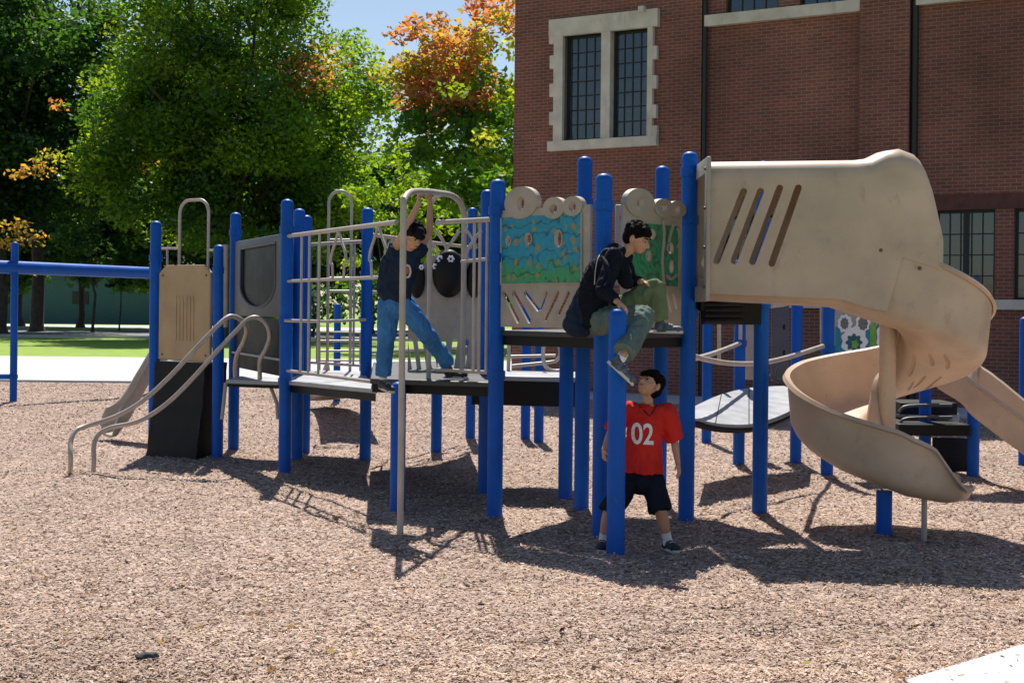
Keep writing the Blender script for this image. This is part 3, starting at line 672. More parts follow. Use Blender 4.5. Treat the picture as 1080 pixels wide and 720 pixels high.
P('P3', 246, 475, 224, cy=(245,))
P('P4', 300, 501, 210, cy=(242, 337, 402))
P('P5', 313, 487, 220, cy=(245, 340))
P('P6', 321, 477, 227)
P('P7', 385, 487, 219, cy=(290, 337))
P('P8', 419, 541, h=1.10)
P('P9', 460, 479, h=1.08)
P('P10', 496, 462, 219)
P('P11', 511, 522, 200, cy=(270,))
P('Q1', 596, 530, h=1.48)
P('Q2', 554, 463, h=2.0); P('Q3', 568, 466, h=2.0)
P('Q4', 355, 424, 320)
P('R1', 745, 466, h=2.3); P('R2', 779, 492, h=2.3, cy=(362,))
P('R3', 839, 491, h=2.05, cy=(318,)); P('R4', 872, 504, h=2.1, cy=(368,))
V2 = lambda k: Vector((PT[k][0], PT[k][1], 0))
# separate blue frame standing behind the left end
L0p = G(14, 424); N0p = G(161, 414)
sf = thing('swing_frame', 'tall blue frame with one thick overhead beam standing behind the left slide', 'swing frame', (L0p.x, L0p.y, 0))
post(L0p, ztop(14, 255, L0p.y), sf, clamps=[ztop(14, 283, L0p.y), ztop(14, 397, L0p.y)])
post(N0p, ztop(161, 266, N0p.y), sf, clamps=[ztop(161, 288, N0p.y)])
a = W(14, 282, L0p.y); b = W(161, 288, N0p.y); dirb = (b-a).normalized()
bm = B(); tube(bm, [a-dirb*6, a, b-dirb*0.07], 0.115, 20); obj('crossbeam', bm, M['blue'], sf)
bm = B(); a = W(14, 397, L0p.y); tube(bm, [a, a+Vector((-4, -0.8, 0))], 0.05, 12); obj('lower_rail', bm, M['blue'], sf)
l1 = a+Vector((-5.5, -1.2, 0)); post((l1.x, l1.y), ztop(14, 255, L0p.y), sf)

def deck(poly, z, mtop=M['deck'], th=0.12, name='deck'):
    bm = B(); prism(bm, [tuple(p[:2]) for p in poly], z-0.045, z); o = obj(name, bm, mtop, ps, bevel=0.008)
    bm = B(); cx = sum(p[0] for p in poly)/len(poly); cy_ = sum(p[1] for p in poly)/len(poly)
    prism(bm, [(cx+(p[0]-cx)*0.97, cy_+(p[1]-cy_)*0.97) for p in poly], z-th, z-0.046); obj('skirt', bm, M['black'], o)
    return o
zU = ztop(560, 349, 11.2); zM, zR, zS = 0.97, 1.12, 1.84
q = W(398, 400, 13.1)
deck([V2('P4'), Vector((q.x, q.y)), V2('P7'), V2('P7')+Vector((-0.1, 1.0, 0)), V2('P6')+Vector((0, .2, 0))], zM, M['decklt'])
deck([V2('P8')+Vector((-.25, .1, 0)), V2('P8'), V2('A'), V2('P11')+Vector((0, .3, 0)), V2('P10')+Vector((0, -1.2, 0)), V2('P9')+Vector((0, -.5, 0)), V2('P7')+Vector((.1, -.2, 0))], zR)
deck([V2('A'), V2('D'), V2('B'), V2('F'), V2('E')+Vector((-0.1, 0.7, 0))], zU)
deck([V2('B')+Vector((-.1, .2, 0)), V2('B')+Vector((.1, -.05, 0)), V2('H'), V2('H')+Vector((-0.6, 1.0, 0)), V2('F')], zS)
# middle rear deck under the blue panel
pA, pB = W(530, 396, 13.1), W(608, 397, 12.9)
deck([(pA.x-0.3, pA.y), (pB.x, pB.y), (pB.x+0.1, pB.y+1.2), (pA.x-.2, pA.y+1.2)], pA.z, M['decklt'], th=0.27)
# step plate by the stair rails
a, b = W(238, 400, 15.7), W(297, 401, 15.4)
deck([(a.x, a.y), (b.x, b.y), (b.x, b.y+0.9), (a.x, a.y+.9)], a.z, M['decklt'], th=0.08)
# ribbed black box under the slide mouth
bm = B(); a, b = W(742, 312, 11.5), W(801, 312, 11.75)
for k in range(5): 
    z = a.z-0.02-0.045*k; tube(bm, [(a.x, a.y, z), (b.x, b.y, z)], 0.026, 8)
box(bm, ((a.x+b.x)/2, (a.y+b.y)/2+0.06, a.z-0.11), (b.x-a.x, 0.06, 0.24)); obj('slide_step', bm, M['black'], ps)

# ---- rails
TR = 0.021
def rail(name, pts, r=TR, m='rail', parent=None, smooth=0):
    bm = B(); tube(bm, pts, r, 12, smooth=smooth); return obj(name, bm, M[m], parent or ps)
def arch(name, p0, p1, ztop_, r=TR, zb0=None, zb1=None, rad=0.16):
    p0 = Vector(p0); p1 = Vector(p1); h = Vector((p1.x-p0.x, p1.y-p0.y, 0)); L = h.length; h.normalize(); rad = min(rad, L/2)
    z0 = p0.z if zb0 is None else zb0; z1 = p1.z if zb1 is None else zb1
    pts = [Vector((p0.x, p0.y, z0))]
    for k in range(9):
        t = math.pi/2*k/8; pts.append(Vector((p0.x, p0.y, ztop_-rad))+h*(rad-rad*math.cos(t))+Vector((0, 0, rad*math.sin(t))))
    for k in range(9):
        t = math.pi/2*k/8; pts.append(Vector((p1.x, p1.y, ztop_-rad))-h*(rad-rad*math.sin(t))+Vector((0, 0, rad*math.cos(t))))
    pts.append(Vector((p1.x, p1.y, z1)))
    return rail(name, pts, r)
# stair rails at left
def stair_rail(px, d0, d1):
    n = len(px); pts = [W(x, y, d0+(d1-d0)*i/(n-1)) for i, (x, y) in enumerate(px)]; pts[0] = G(px[0][0], px[0][1], -0.03)
    bm = B(); tube(bm, catmull(pts, 7), 0.024, 12); return obj('stair_rail', bm, M['rail'], ps)
stair_rail([(74, 506), (74.5, 485), (74.5, 466), (80, 454), (92, 449), (122, 439), (150, 423), (178, 398), (205, 369), (228, 345), (240, 334.5), (248, 334), (256, 339), (260, 348), (257, 360), (250, 374), (248, 385), (248, 397)], 13.9, 15.5)
stair_rail([(98, 505), (99, 487), (99, 470), (104, 458), (116, 451), (140, 446), (158, 438), (180, 422), (205, 397), (230, 369), (252, 346), (262, 336.5), (272, 335), (281, 342), (284.5, 354), (281, 367), (275, 378), (274, 387), (274, 400)], 14.2, 15.1)
rail('support_strut', [W(284, 404, 15.6), W(292, 425, 15.5), W(293, 442, 15.5)], 0.02)
rail('support_strut', [W(238, 404, 15.6), W(236, 425, 15.5), W(234, 442, 15.5)], 0.02)
# tan panel with cut corners, arch over it
def vframe(pa, pb):
    a = Vector((pa[0], pa[1], 0)); b = Vector((pb[0], pb[1], 0)); ax = (b-a).normalized(); return a, ax, Vector((ax.y, -ax.x, 0)), (b-a).length
a, ax, nr, L = vframe(V2('P1'), V2('P2')); z1 = ztop(190, 280, 16.4); z0 = ztop(190, 379, 16.4)
bm = B(); plate(bm, (a, ax, nr), [(0.085, z0), (L-0.11, z0-0.02), (L-0.11, z1-0.09), (L-0.21, z1), (0.2, z1), (0.085, z1-0.09)], -0.02, 0.025)
tp = obj('side_panel', bm, M['tanpanel'], ps, bevel=0.008); tp['label'] = 'plain tan panel with cut corners and faint ribs'
bm = B()
for k in range(6): u = L*0.36+k*0.055; plate(bm, (a, ax, nr), [(u, z0+0.22+0.03*(k % 2)), (u+0.012, z0+0.22), (u+0.012, z1-0.35-0.04*(k % 3)), (u, z1-0.35)], 0.024, 0.031)
obj('rib', bm, M['tanpanel'], tp)
for u, z in ((0.15, z1-0.12), (L-0.17, z1-0.12), (0.15, z0+0.06), (L-0.17, z0+0.06)):
    bm = B(); ell(bm, a+ax*u+Vector((0, 0, z))+nr*0.027, 0.012); obj('bolt', bm, M['steel'], tp)
# wall with the shadow below the tan panel put into its black, and the grey-beige slide beside it
bm = B(); n_ = 12
for face in (0,):
    rows_ = []
    for j in range(n_+1):
        z = z0-0.02-(z0-0.02)*j/n_; out = 0.05+0.14*(j/n_)**1.5+0.006*math.sin(j*2.1)
        rows_.append([bm.verts.new(a+ax*(0.07+(L-0.22)*i/8)+nr*(out+0.006*math.sin(i*2.3+j))+Vector((0, 0, z))) for i in range(9)])
    for j in range(n_):
        for i in range(8): bm.faces.new((rows_[j][i], rows_[j][i+1], rows_[j+1][i+1], rows_[j+1][i]))
r_ = bmesh.ops.extrude_face_region(bm, geom=bm.faces[:]); bmesh.ops.translate(bm, verts=[v for v in r_['geom'] if isinstance(v, bmesh.types.BMVert)], vec=-nr*0.35)
obj('shadow_wall', bm, M['black'], ps)
p1 = G(162, 479)
arch('arch_rail', W(189, 285, 16.5), W(219.5, 285, 16.2), ztop(205, 211, 16.35), 0.018)
rail('arch_brace', [W(164, 262, 16.9), W(189, 262, 16.5)], 0.014); rail('arch_brace', [W(176.5, 263, 16.7), W(176.5, 281, 16.7)], 0.014)
rail('arch_brace', [W(219, 264, 16.2), W(229, 264, 16.0)], 0.014)

# generic chute sweep -------------------------------------------------
def chute(stations, th=0.022):
    """stations: list of (pos, tangent, midline[(u,v)...]); returns a closed thick shell"""
    bm = B(); rings = []
    for pos, t, mid in stations:
        t = Vector((t[0], t[1], 0)).normalized(); r = Vector((t.y, -t.x, 0))
        n = len(mid); a, b = [], []
        for i in range(n):
            p0, p1 = mid[max(i-1, 0)], mid[min(i+1, n-1)]
            d = Vector((p1[0]-p0[0], p1[1]-p0[1])); d.normalize(); nn = Vector((-d.y, d.x))
            a.append((mid[i][0]+nn.x*th/2, mid[i][1]+nn.y*th/2)); b.append((mid[i][0]-nn.x*th/2, mid[i][1]-nn.y*th/2))
        loop = a+b[::-1]
        rings.append([bm.verts.new(Vector(pos)+r*u+Vector((0, 0, v))) for u, v in loop])
    for A_, B_ in zip(rings, rings[1:]):
        n = len(A_)
        for i in range(n): bm.faces.new((A_[i], A_[(i+1) % n], B_[(i+1) % n], B_[i]))
    for R_, flip in ((rings[0], 0), (rings[-1], 1)):
        h = len(R_)//2
        for i in range(h-1): bm.faces.new((R_[i], R_[i+1], R_[-2-i], R_[-1-i]))
    return bm
def uprof(w, hi, ho, cr_=0.13, flare=0.03, lip=True, lp=1.0):
    pts = []
    if lip: pts += [(-w-flare-0.035*lp, hi-0.02), (-w-flare-0.022*lp, hi+0.004)]
    pts += [(-w-flare, hi), (-w-flare*0.5, (hi+cr_)/2)]
    for k in range(6): t = math.pi/2*k/5; pts.append((-w+cr_-cr_*math.cos(t), cr_-cr_*math.sin(t)))
    pts += [(-w*0.3, -0.008), (0, -0.01), (w*0.3, -0.008)]
    for k in range(6): t = math.pi/2*k/5; pts.append((w-cr_+cr_*math.sin(t), cr_-cr_*math.cos(t)))
    pts += [(w+flare*0.5, (ho+cr_)/2), (w+flare, ho)]
    if lip: pts += [(w+flare+0.022*lp, ho+0.004), (w+flare+0.035*lp, ho-0.02)]
    return pts
def lerp_tab(tab, s):
    for (a, va), (b, vb) in zip(tab, tab[1:]):
        if s <= b: 
            t = (s-a)/(b-a); t = t*t*(3-2*t) if False else t
            return va+(vb-va)*t
    return tab[-1][1]
# ---- spiral slide
CX, CY, RC, WH = 3.04, 11.5, 0.45, 0.305
st = []
zt = [(-200, 1.82), (-130, 1.78), (-90, 1.60), (-45, 1.42), (0, 1.24), (45, 1.09), (90, 0.95), (135, 0.84), (180, 0.70), (225, 0.50), (270, 0.33), (300, 0.28), (360, 0.27)]
hot = [(-200, 0.5), (-108, 0.56), (-75, 0.54), (-45, 0.50), (0, 0.44), (90, 0.44), (180, 0.46), (262, 0.46), (285, 0.38), (300, 0.22), (312, 0.10), (330, 0.08)]
spath = []
for k in range(14):
    f = k/14; x = 1.50+(CX-1.50)*f; spath.append((-200+110*f, Vector((x, 11.22-(11.22-(CY-RC))*min(1, f*1.2), 0)), Vector((1, 0, 0))))
for th_ in range(-90, 276, 3):
    t = math.radians(th_); spath.append((th_, Vector((CX+RC*math.cos(t), CY+RC*math.sin(t), 0)), Vector((-math.sin(t), math.cos(t), 0))))
t = math.radians(276); e0 = Vector((CX+RC*math.cos(t), CY+RC*math.sin(t), 0)); et = Vector((-math.sin(t), math.cos(t), 0))
for k in range(1, 17): spath.append((276+3.25*k, e0+et*0.029*k, et))
stn = []
for s, p, t in spath:
    z = lerp_tab(zt, s); ho = lerp_tab(hot, s); hi = min(0.32, ho)
    w = WH
    inh = s < -108
    if inh: ho = hi = 0.16
    tip = max(0.0, (s-306)/22.0)
    w = WH*math.sqrt(max(0.05, 1-min(1, tip)**2*0.95)); hi = min(lerp_tab([(0, 0.32), (270, 0.32), (300, 0.28), (330, 0.12)], s), 0.32) if not inh else hi
    if s < -66: hi = 0.16
    stn.append((p+Vector((0, 0, z+0.03*tip)), t, uprof(w, hi, ho, 0.13 if tip == 0 else max(0.03, 0.13*w/WH), 0.0 if inh else 0.03, True, 0.15 if s < -77 else 1.0)))
sl = obj('spiral_slide', chute(stn, 0.026), M['tan'], ps)
sl['label'] = 'twisting beige plastic slide with a slotted hood at its top'
# rounded run-out lip
# hood
def hprof(w, zb, H, wall=0.05):
    pts = [(-w-wall, zb), (-w-wall, zb+(H-zb)*0.5)]; c_ = 0.15
    for k in range(7): t = math.pi/2*k/6; pts.append((-w-wall+c_-c_*math.cos(t), H-c_+c_*math.sin(t)))
    pts.append((0, H+0.01))
    for k in range(7): t = math.pi/2*k/6; pts.append((w+wall-c_+c_*math.sin(t), H-c_+c_*math.cos(t)))
    pts += [(w+wall, zb+(H-zb)*0.5), (w+wall, zb)]
    return pts
hs_ = []
for s, p, t in spath:
    if s > -74: break
    z = lerp_tab(zt, s); top = lerp_tab([(-200, 2.86), (-115, 2.87), (-108, 2.93), (-99, 2.96), (-92, 2.94), (-87, 2.88), (-83, 2.79), (-80, 2.67), (-77, 2.50), (-74, 2.35)], s)
    zb = lerp_tab([(-200, 0.03), (-106, 0.04), (-99, 0.50), (-60, 0.50), (0, 0.42)], s)
    hs_.append((p+Vector((0, 0, z)), t, hprof(WH, zb, top-z, lerp_tab([(-200, 0.04), (-90, 0.042), (-66, 0.034)], s))))
# the hood ends part way round, as a clean upright edge
hood = obj('hood', chute(hs_, 0.02), M['tan'], sl)
cut = B()
for (x0_, y0_, x1_, y1_) in ((784, 202, 756, 275), (801.5, 202, 774, 275), (821, 199, 793, 276), (840, 199, 813, 278)):
    a_ = W(x0_, y0_, 10.85); b_ = W(x1_, y1_, 10.85)
    fr = (Vector((0, 10.5, 0)), Vector((1, 0, 0)), Vector((0, 1, 0)))
    plate(cut, fr, slot(a_.x, a_.z, b_.x, b_.z, 0.026), 0.0, 1.4)
boolean(hood, cut)
for (x_, y_) in ((887, 250.5), (929, 264), (970, 283)):
    th_ = math.acos(max(-1, min(1, ((x_-540)*10.75/F-CX)/0.84)))
    yy = CY-math.sqrt(max(0.0, 0.835**2-((x_-540)*10.75/F-CX)**2))
    q = W(x_, y_, yy); bm = B(); ell(bm, q, 0.016); obj('bolt', bm, M['steel'], sl)
ra = BVHTree.FromPolygons([v.co+abs_loc(sl) for v in sl.data.vertices], [tuple(p.vertices) for p in sl.data.polygons])
cut = B()
for gp_ in ([(964, 373), (963.5, 383), (959, 397)], [(980, 373), (983, 380), (983, 386)], [(996, 373), (1000, 382), (999, 389)], [(976, 396), (970, 403), (964, 409)], [(993, 397), (984, 404), (975, 411)], [(963, 402), (960, 408), (957, 412)]):
    hp = []
    for (x_, y_) in gp_:
        h = ra.ray_cast(Vector((0, 0, EYE)), (W(x_, y_, 11)-Vector((0, 0, EYE))).normalized()); 
        if h[0]: hp.append(h[0])
    if len(hp) == 3: tube(cut, catmull(hp, 4), [0.006]+[0.018]*7+[0.006], 8)
if len(cut.verts): boolean(sl, cut)
for z_ in (1.90, 2.2, 2.5, 2.8):
    for y_ in (10.84, 11.60):
        bm = B(); ell(bm, Vector((1.462, y_, z_)), 0.013, seg=8); obj('bolt', bm, M['steel'], sl)
# flange at the mouth
bm = B()
for zz in (1.82, 2.86): pass
box(bm, (1.485, 11.22, 2.34), (0.035, 0.84, 1.10)); mouth = obj('mouth_flange', bm, M['greige'], sl, bevel=0.01)
cut = B(); box(cut, (1.485, 11.22, 2.34), (0.2, 0.64, 0.86)); boolean(mouth, cut)
bm = B(); tube(bm, [(CX, CY, 0.42), (CX, CY, 1.75)], 0.068, 20); obj('centre_column', bm, M['tan'], sl)
bm = B(); tube(bm, [(CX-0.12, CY-0.4, -0.1), (CX-0.12, CY-0.4, 0.33)], 0.062, 18); obj('foot_post', bm, M['blue'], sl)
a = G(977, 575); bm = B(); tube(bm, [(3.19, 10.95, -0.1), (3.19, 10.95, 0.29)], 0.022, 12); obj('exit_leg', bm, M['rail'], sl)

# ---- painted wall panels
def art_panel(ka, kb, d_mid, body, rings_, slots, art, holes, artmat, label, bottom_mat='greige', ua=0.075, ub=0.075, line=None):
    a, ax, nr, L = vframe(V2(ka), V2(kb))
    def uz(px, py):
        # where the sight line meets the panel plane
        o = Vector((0, 0, EYE)); dr = (W(px, py, 1.0)-o); t = (a-o).dot(nr)/dr.dot(nr); q = o+dr*t; return (q-a).dot(ax), q.z
    fr = (a, ax, nr)
    x0_, y0_, x1_, y1_ = body
    (u0, zt0), (u1, zb1_) = uz(x0_, y0_), uz(x1_, y1_); zt1 = uz(x1_, y0_)[1]; zb0_ = uz(x0_, y1_)[1]
    bm = B(); zt_ = (zt0+zt1)/2; zb_ = (zb0_+zb1_)/2
    plate(bm, fr, [(u0, zb_), (u1, zb_), (u1, zt_), (u0, zt_)], -0.011, 0.011)
    o = obj('wall_panel', bm, M['greige'], ps, bevel=0); o['label'] = label
    for (cx, cy, rp, hx, hy) in rings_:
        u, z = uz(cx, cy); du = abs(uz(cx+rp, cy)[0]-u); dz = rp*d_mid/F
        ad = B(); plate(ad, fr, oval(u, z, max(du, dz*0.9), dz, 28), -0.024, 0.026); boolean(o, ad, 'UNION')
    cut = []
    for (cx, cy, rp, hx, hy) in rings_:
        u, z = uz(cx, cy); cut.append(B()); plate(cut[-1], fr, oval(u, z-0.005, hx*d_mid/F*1.2, hy*d_mid/F, 20), -0.2, 0.2)
    for (xa, ya, xb, yb, w_) in slots:
        (ua_, za), (ub_, zb) = uz(xa, ya), uz(xb, yb); cut.append(B()); plate(cut[-1], fr, slot(ua_, za, ub_, zb, w_), -0.2, 0.2)
    for (cx, cy, hx, hy) in holes:
        u, z = uz(cx, cy); cut.append(B()); plate(cut[-1], fr, oval(u, z, hx*d_mid/F*1.2, hy*d_mid/F, 18), -0.2, 0.2)
    boolean_each(o, cut)
    # painted inset
    x0_, y0_, x1_, y1_ = art
    (u0, z1_), (u1, z0_) = uz(x0_, y0_), uz(x1_, y1_)
    bm = B(); plate(bm, fr, [(u0, z0_), (u1, z0_), (u1, z1_), (u0, z1_)], 0.0115, 0.016)
    ins = obj('painted_scene', bm, artmat(z0_, z1_), o, smooth=False)
    cut = []
    for (cx, cy, hx, hy) in holes:
        u, z = uz(cx, cy); cut.append(B()); plate(cut[-1], fr, oval(u, z, hx*d_mid/F*1.2, hy*d_mid/F, 18), -0.2, 0.2)
    for (cx, cy, rp, hx, hy) in rings_[:1]:
        u, z = uz(cx, cy-1); cut.append(B()); plate(cut[-1], fr, oval(u, z, rp*d_mid/F*1.05, rp*d_mid/F, 24), -0.2, 0.2)
    boolean_each(ins, cut)
    # frame beads around the art
    for (cx, cy, hx, hy) in holes:
        u, z = uz(cx, cy); pts = [a+ax*p[0]+Vector((0, 0, p[1]))+nr*0.017 for p in oval(u, z, hx*d_mid/F*1.2, hy*d_mid/F, 18)]
        bm = B(); tube(bm, pts+[pts[0]], 0.007, 6); obj('hole_rim', bm, M['greige'], o)
    for (p0, p1) in (((x0_, y0_), (x0_, y1_)), ((x1_, y0_), (x1_, y1_)), ((x0_, y1_), (x1_, y1_))):
        (ua_, za), (ub_, zb) = uz(*p0), uz(*p1); za = z1_ if p0[1] == y0_ else z0_; zb = z1_ if p1[1] == y0_ else z0_
        bm = B(); tube(bm, [a+ax*ua_+Vector((0, 0, za))+nr*0.014, a+ax*ub_+Vector((0, 0, zb))+nr*0.014], 0.010, 8); obj('bead', bm, M['greige'], o)
    return o, uz, fr
pan1, uz1, fr1 = art_panel('A', 'D', 11.0, (529, 219, 622.5, 345.5),
    [(551.5, 214, 17.5, 5, 7.5), (586, 219.5, 11.5, 5, 4.5), (606, 217.5, 10.5, 4.5, 4.5)],
    [(533, 310, 547, 338, .022), (543, 309, 559, 338, .022), (555, 309, 568, 326, .018), (577, 309, 571, 325, .018), (589, 309, 576, 336, .022), (600, 309, 590, 330, .022), (610, 312, 601, 338, .02)],
    (530, 230, 615, 299), [(538, 254, 3, 5), (559, 252, 4.5, 6), (591, 252, 4.5, 9)],
    lambda z0_, z1_: paint_mat('blue_meadow_print', (0.01, 0.27, 0.42), (0.035, 0.30, 0.13), (0.30, 0.23, 0.06), z0_+0.16, 0.05, 12, 0.30), 'beige panel printed with blue sky over green meadow and yellow leaves')
pan2, uz2, fr2 = art_panel('D', 'B', 11.1, (656, 219, 717, 345.5),
    [(673, 214, 15, 5, 7), (698, 219.5, 10, 4.5, 4.5), (712, 221, 9, 4, 5)],
    [(687, 311, 692, 326, .016), (694, 311, 698, 328, .016), (702, 311, 706, 328, .016), (709, 311, 712, 325, .014), (670, 311, 677, 330, .016)],
    (661, 234, 714, 303), [(705, 262, 4.5, 6), (706, 281, 3, 7), (686, 247, 4, 5), (682, 270, 3.5, 5)],
    lambda z0_, z1_: paint_mat('green_jungle_print', (0.025, 0.24, 0.12), (0.02, 0.30, 0.13), (0.07, 0.10, 0.04), z0_+0.2, 0.2, 13, 0.3), 'beige panel printed in jungle green with oval holes')
# tan modelled figures on the second panel: trunk like stems standing proud of it
for pts in ([(697, 232), (698, 250), (696, 275), (698, 300)], [(708, 236), (705, 246), (703, 256)], [(712, 240), (715, 250), (712, 262)], [(700, 290), (705, 294), (711, 290)]):
    bm = B(); q = [fr2[0]+fr2[1]*uz2(*p)[0]+Vector((0, 0, uz2(*p)[1]))+fr2[2]*0.02 for p in pts]; tube(bm, q, 0.014, 8, smooth=4); obj('moulded_figure', bm, M['greige'], pan2)
# grey rear panels either side of the second painted panel
for (x0_, y0_, x1_, y1_, d_) in ((648, 216, 668, 300, 12.6), (734, 212, 752, 318, 12.0)):
    a, b = W(x0_, y1_, d_), W(x1_, y0_, d_); bm = B(); box(bm, ((a.x+b.x)/2, d_, (a.z+b.z)/2), (b.x-a.x, 0.04, b.z-a.z)); o = obj('rear_panel', bm, M['greige'], ps, bevel=0.01)
    cut = B(); c0 = W((x0_+x1_)/2-1, y0_+14, d_); fr = (Vector((0, d_, 0)), Vector((1, 0, 0)), Vector((0, -1, 0)))
    plate(cut, fr, oval(c0.x, c0.z, 0.03, 0.05), -.1, .1); boolean(o, cut)

# ---- bubble window panel between P3 and P4
a, ax, nr, L = vframe(V2('P3'), V2('P4')); dm = 15.2
zt_, zb_ = ztop(272, 249, dm), ztop(272, 334, dm)
bm = B(); plate(bm, (a, ax, nr), [(0.07, zb_), (L-0.07, zb_), (L-0.07, zt_), (0.07, zt_+0.02)], -0.02, 0.02); bp_ = obj('window_panel', bm, M['greyp'], ps, bevel=0.01)
um = L/2+0.02; w_ = L*0.34
shape = [(um-w_, zt_-0.08), (um+w_, zt_-0.08)]+[(um+w_*math.cos(t), zb_+0.36+0.26*-math.sin(t)) for t in [math.pi*k/14 for k in range(15)]]
cut = B(); plate(cut, (a, ax, nr), shape, -0.2, 0.2); boolean(bp_, cut)
bm = B(); plate(bm, (a, ax, nr), shape, -0.012, -0.004); obj('dark_pane', bm, M['black'], bp_)
q = [a+ax*u+Vector((0, 0, z))+nr*0.022 for u, z in shape]; bm = B(); tube(bm, q+[q[0]], 0.014, 8); obj('window_rim', bm, M['greyp'], bp_)
bm = B(); plate(bm, (a, ax, nr), [(0.07, zM+0.03), (L-0.07, zM+0.03), (L-0.07, zb_-0.02), (0.07, zb_-0.02)], -0.012, 0.0); kp = obj('kick_panel', bm, M['black'], ps)
rail('lower_rail', [a+Vector((0, 0, ztop(272, 377, dm)))+nr*0.03, a+ax*L+Vector((0, 0, ztop(272, 377, dm)))+nr*0.03], 0.014)
rail('rear_panel_edge', [W(238, 258, 15.9), W(238, 345, 15.9)], 0.03, 'greige')
rail('side_rail', [W(235, 345, 16.4), W(235, 280, 16.4)], 0.03, 'greige')

# ---- fences with wavy bars
def fence(p0, p1, zt_, zb_, straight, waves, zmid=None, r=TR, name='railing'):
    a = Vector((p0[0], p0[1], 0)); b = Vector((p1[0], p1[1], 0)); ax = b-a
    P_ = lambda u, z: a+ax*u+Vector((0, 0, z))
    bm = B(); tube(bm, [P_(0, zt_), P_(1, zt_)], r, 12); o = obj(name, bm, M['rail'], ps)
    if zmid: bm = B(); tube(bm, [P_(0.02, zmid), P_(0.98, zmid)], r*0.8, 10); obj('mid_rail', bm, M['rail'], o)
    bm = B(); tube(bm, [P_(0.02, zb_), P_(0.98, zb_)], r*0.8, 10); obj('bottom_rail', bm, M['rail'], o)
    for u in straight: bm = B(); tube(bm, [P_(u, zb_), P_(u, zt_)], r*0.62, 8); obj('bar', bm, M['rail'], o)
    w = 0.20/ax.length
    for u in waves:
        for s in (-1, 1):
            zm = zmid or zb_
            pts = [P_(u, zt_-0.01), P_(u+s*w*0.45, zt_-0.12), P_(u+s*w*0.88, zt_-0.22), P_(u+s*w, zt_-0.3), P_(u+s*w*0.8, (zt_+zm)/2-0.1), P_(u+s*w*0.7, zm)]
            bm = B(); tube(bm, catmull(pts, 4), r*0.62, 8); obj('wavy_bar', bm, M['rail'], o)
    return o
zf = 2.44
fence(V2('P4'), V2('P8')+Vector((-.04, .1, 0)), zf, zM+0.10, [0.16, 0.24, 0.34], [0.52, 0.86], zmid=1.98)
fence(V2('P6'), V2('P7'), zf+0.02, zM+0.1, [0.2, 0.8], [])
fence(V2('P8')+Vector((.3, .1, 0)), V2('A')+Vector((-.05, .0, 0)), zf, zR+0.08, [0.70, 0.80, 0.93], [])
rail('brace', catmull([W(459, 243, 12), W(466, 252, 12), W(472, 264, 12)], 3), 0.014); rail('brace', [W(485, 243, 12), W(478, 253, 12), W(470, 264, 12)], 0.014)
rail('brace', catmull([W(508, 243, 12), W(498, 256, 12), W(492.5, 266, 12), W(493, 276, 12)], 4), 0.014); rail('brace', catmull([W(490, 241, 12.1), W(497, 250, 12.1), W(503, 262, 12.1)], 3), 0.012)
rail('mid_rail', [W(487, 276, 12), W(516, 273, 11.7)], 0.015)

fence(V2('P7'), V2('P10'), zf+0.1, zR+0.1, [0.15, 0.3], [0.2, 0.6], zmid=1.9)
rail('mid_rail', [W(300, 338, 14.4), W(345, 339, 14.6), W(385, 337, 15.4)], 0.016)
# loop ladder behind the wavy railing
rl = arch('ladder', W(347, 210, 16.9), W(371, 210, 16.9), ztop(359, 201.5, 16.9), 0.018, zb0=zM, zb1=zM, rad=0.135)
for y_ in (253, 293, 307): 
    bm = B(); tube(bm, [W(347, y_, 16.9), W(371, y_, 16.9)], 0.015, 8); obj('rung', bm, M['rail'], rl)
rl = rail('rung_climber', [W(337, 405, 18.3), W(337, 350, 18.3), W(380, 350, 18.3), W(380, 405, 18.3)], 0.016)
for y_ in (359.5, 370, 380, 393):
    bm = B(); tube(bm, [W(337, y_, 18.3), W(380, y_, 18.3)], 0.014, 8); obj('rung', bm, M['rail'], rl)
# ground pole with bent top (the boy hangs from it)
g0 = G(422, 568); ptop = W(489, 207, 12.9)
bar0, bar1 = W(424, 200, g0.y), ptop
pts = [g0+Vector((0, 0, -.05)), g0+Vector((0, 0, 1.3)), Vector((g0.x, g0.y, W(424, 228, g0.y).z)), W(426, 212, g0.y+.05), W(433, 203, g0.y+.3), W(447, 202, 11.35), W(462, 203.5, 11.9), W(476, 206, 12.4), W(485, 213, 12.75), W(489, 226, 12.9), W(489.5, 245, 12.9), Vector((W(489.5, 245, 12.9).x, 12.9, zR))]
rail('climbing_pole', catmull(pts, 6), 0.025)
pts = [Vector((W(453, 300, 12.15).x, 12.15, zR)), W(453, 300, 12.15), W(453, 225, 12.15), W(455, 214, 12.15), W(460, 208, 12.1), W(466, 204.5, 12.05)]
rail('climbing_pole', catmull(pts, 5), 0.021)
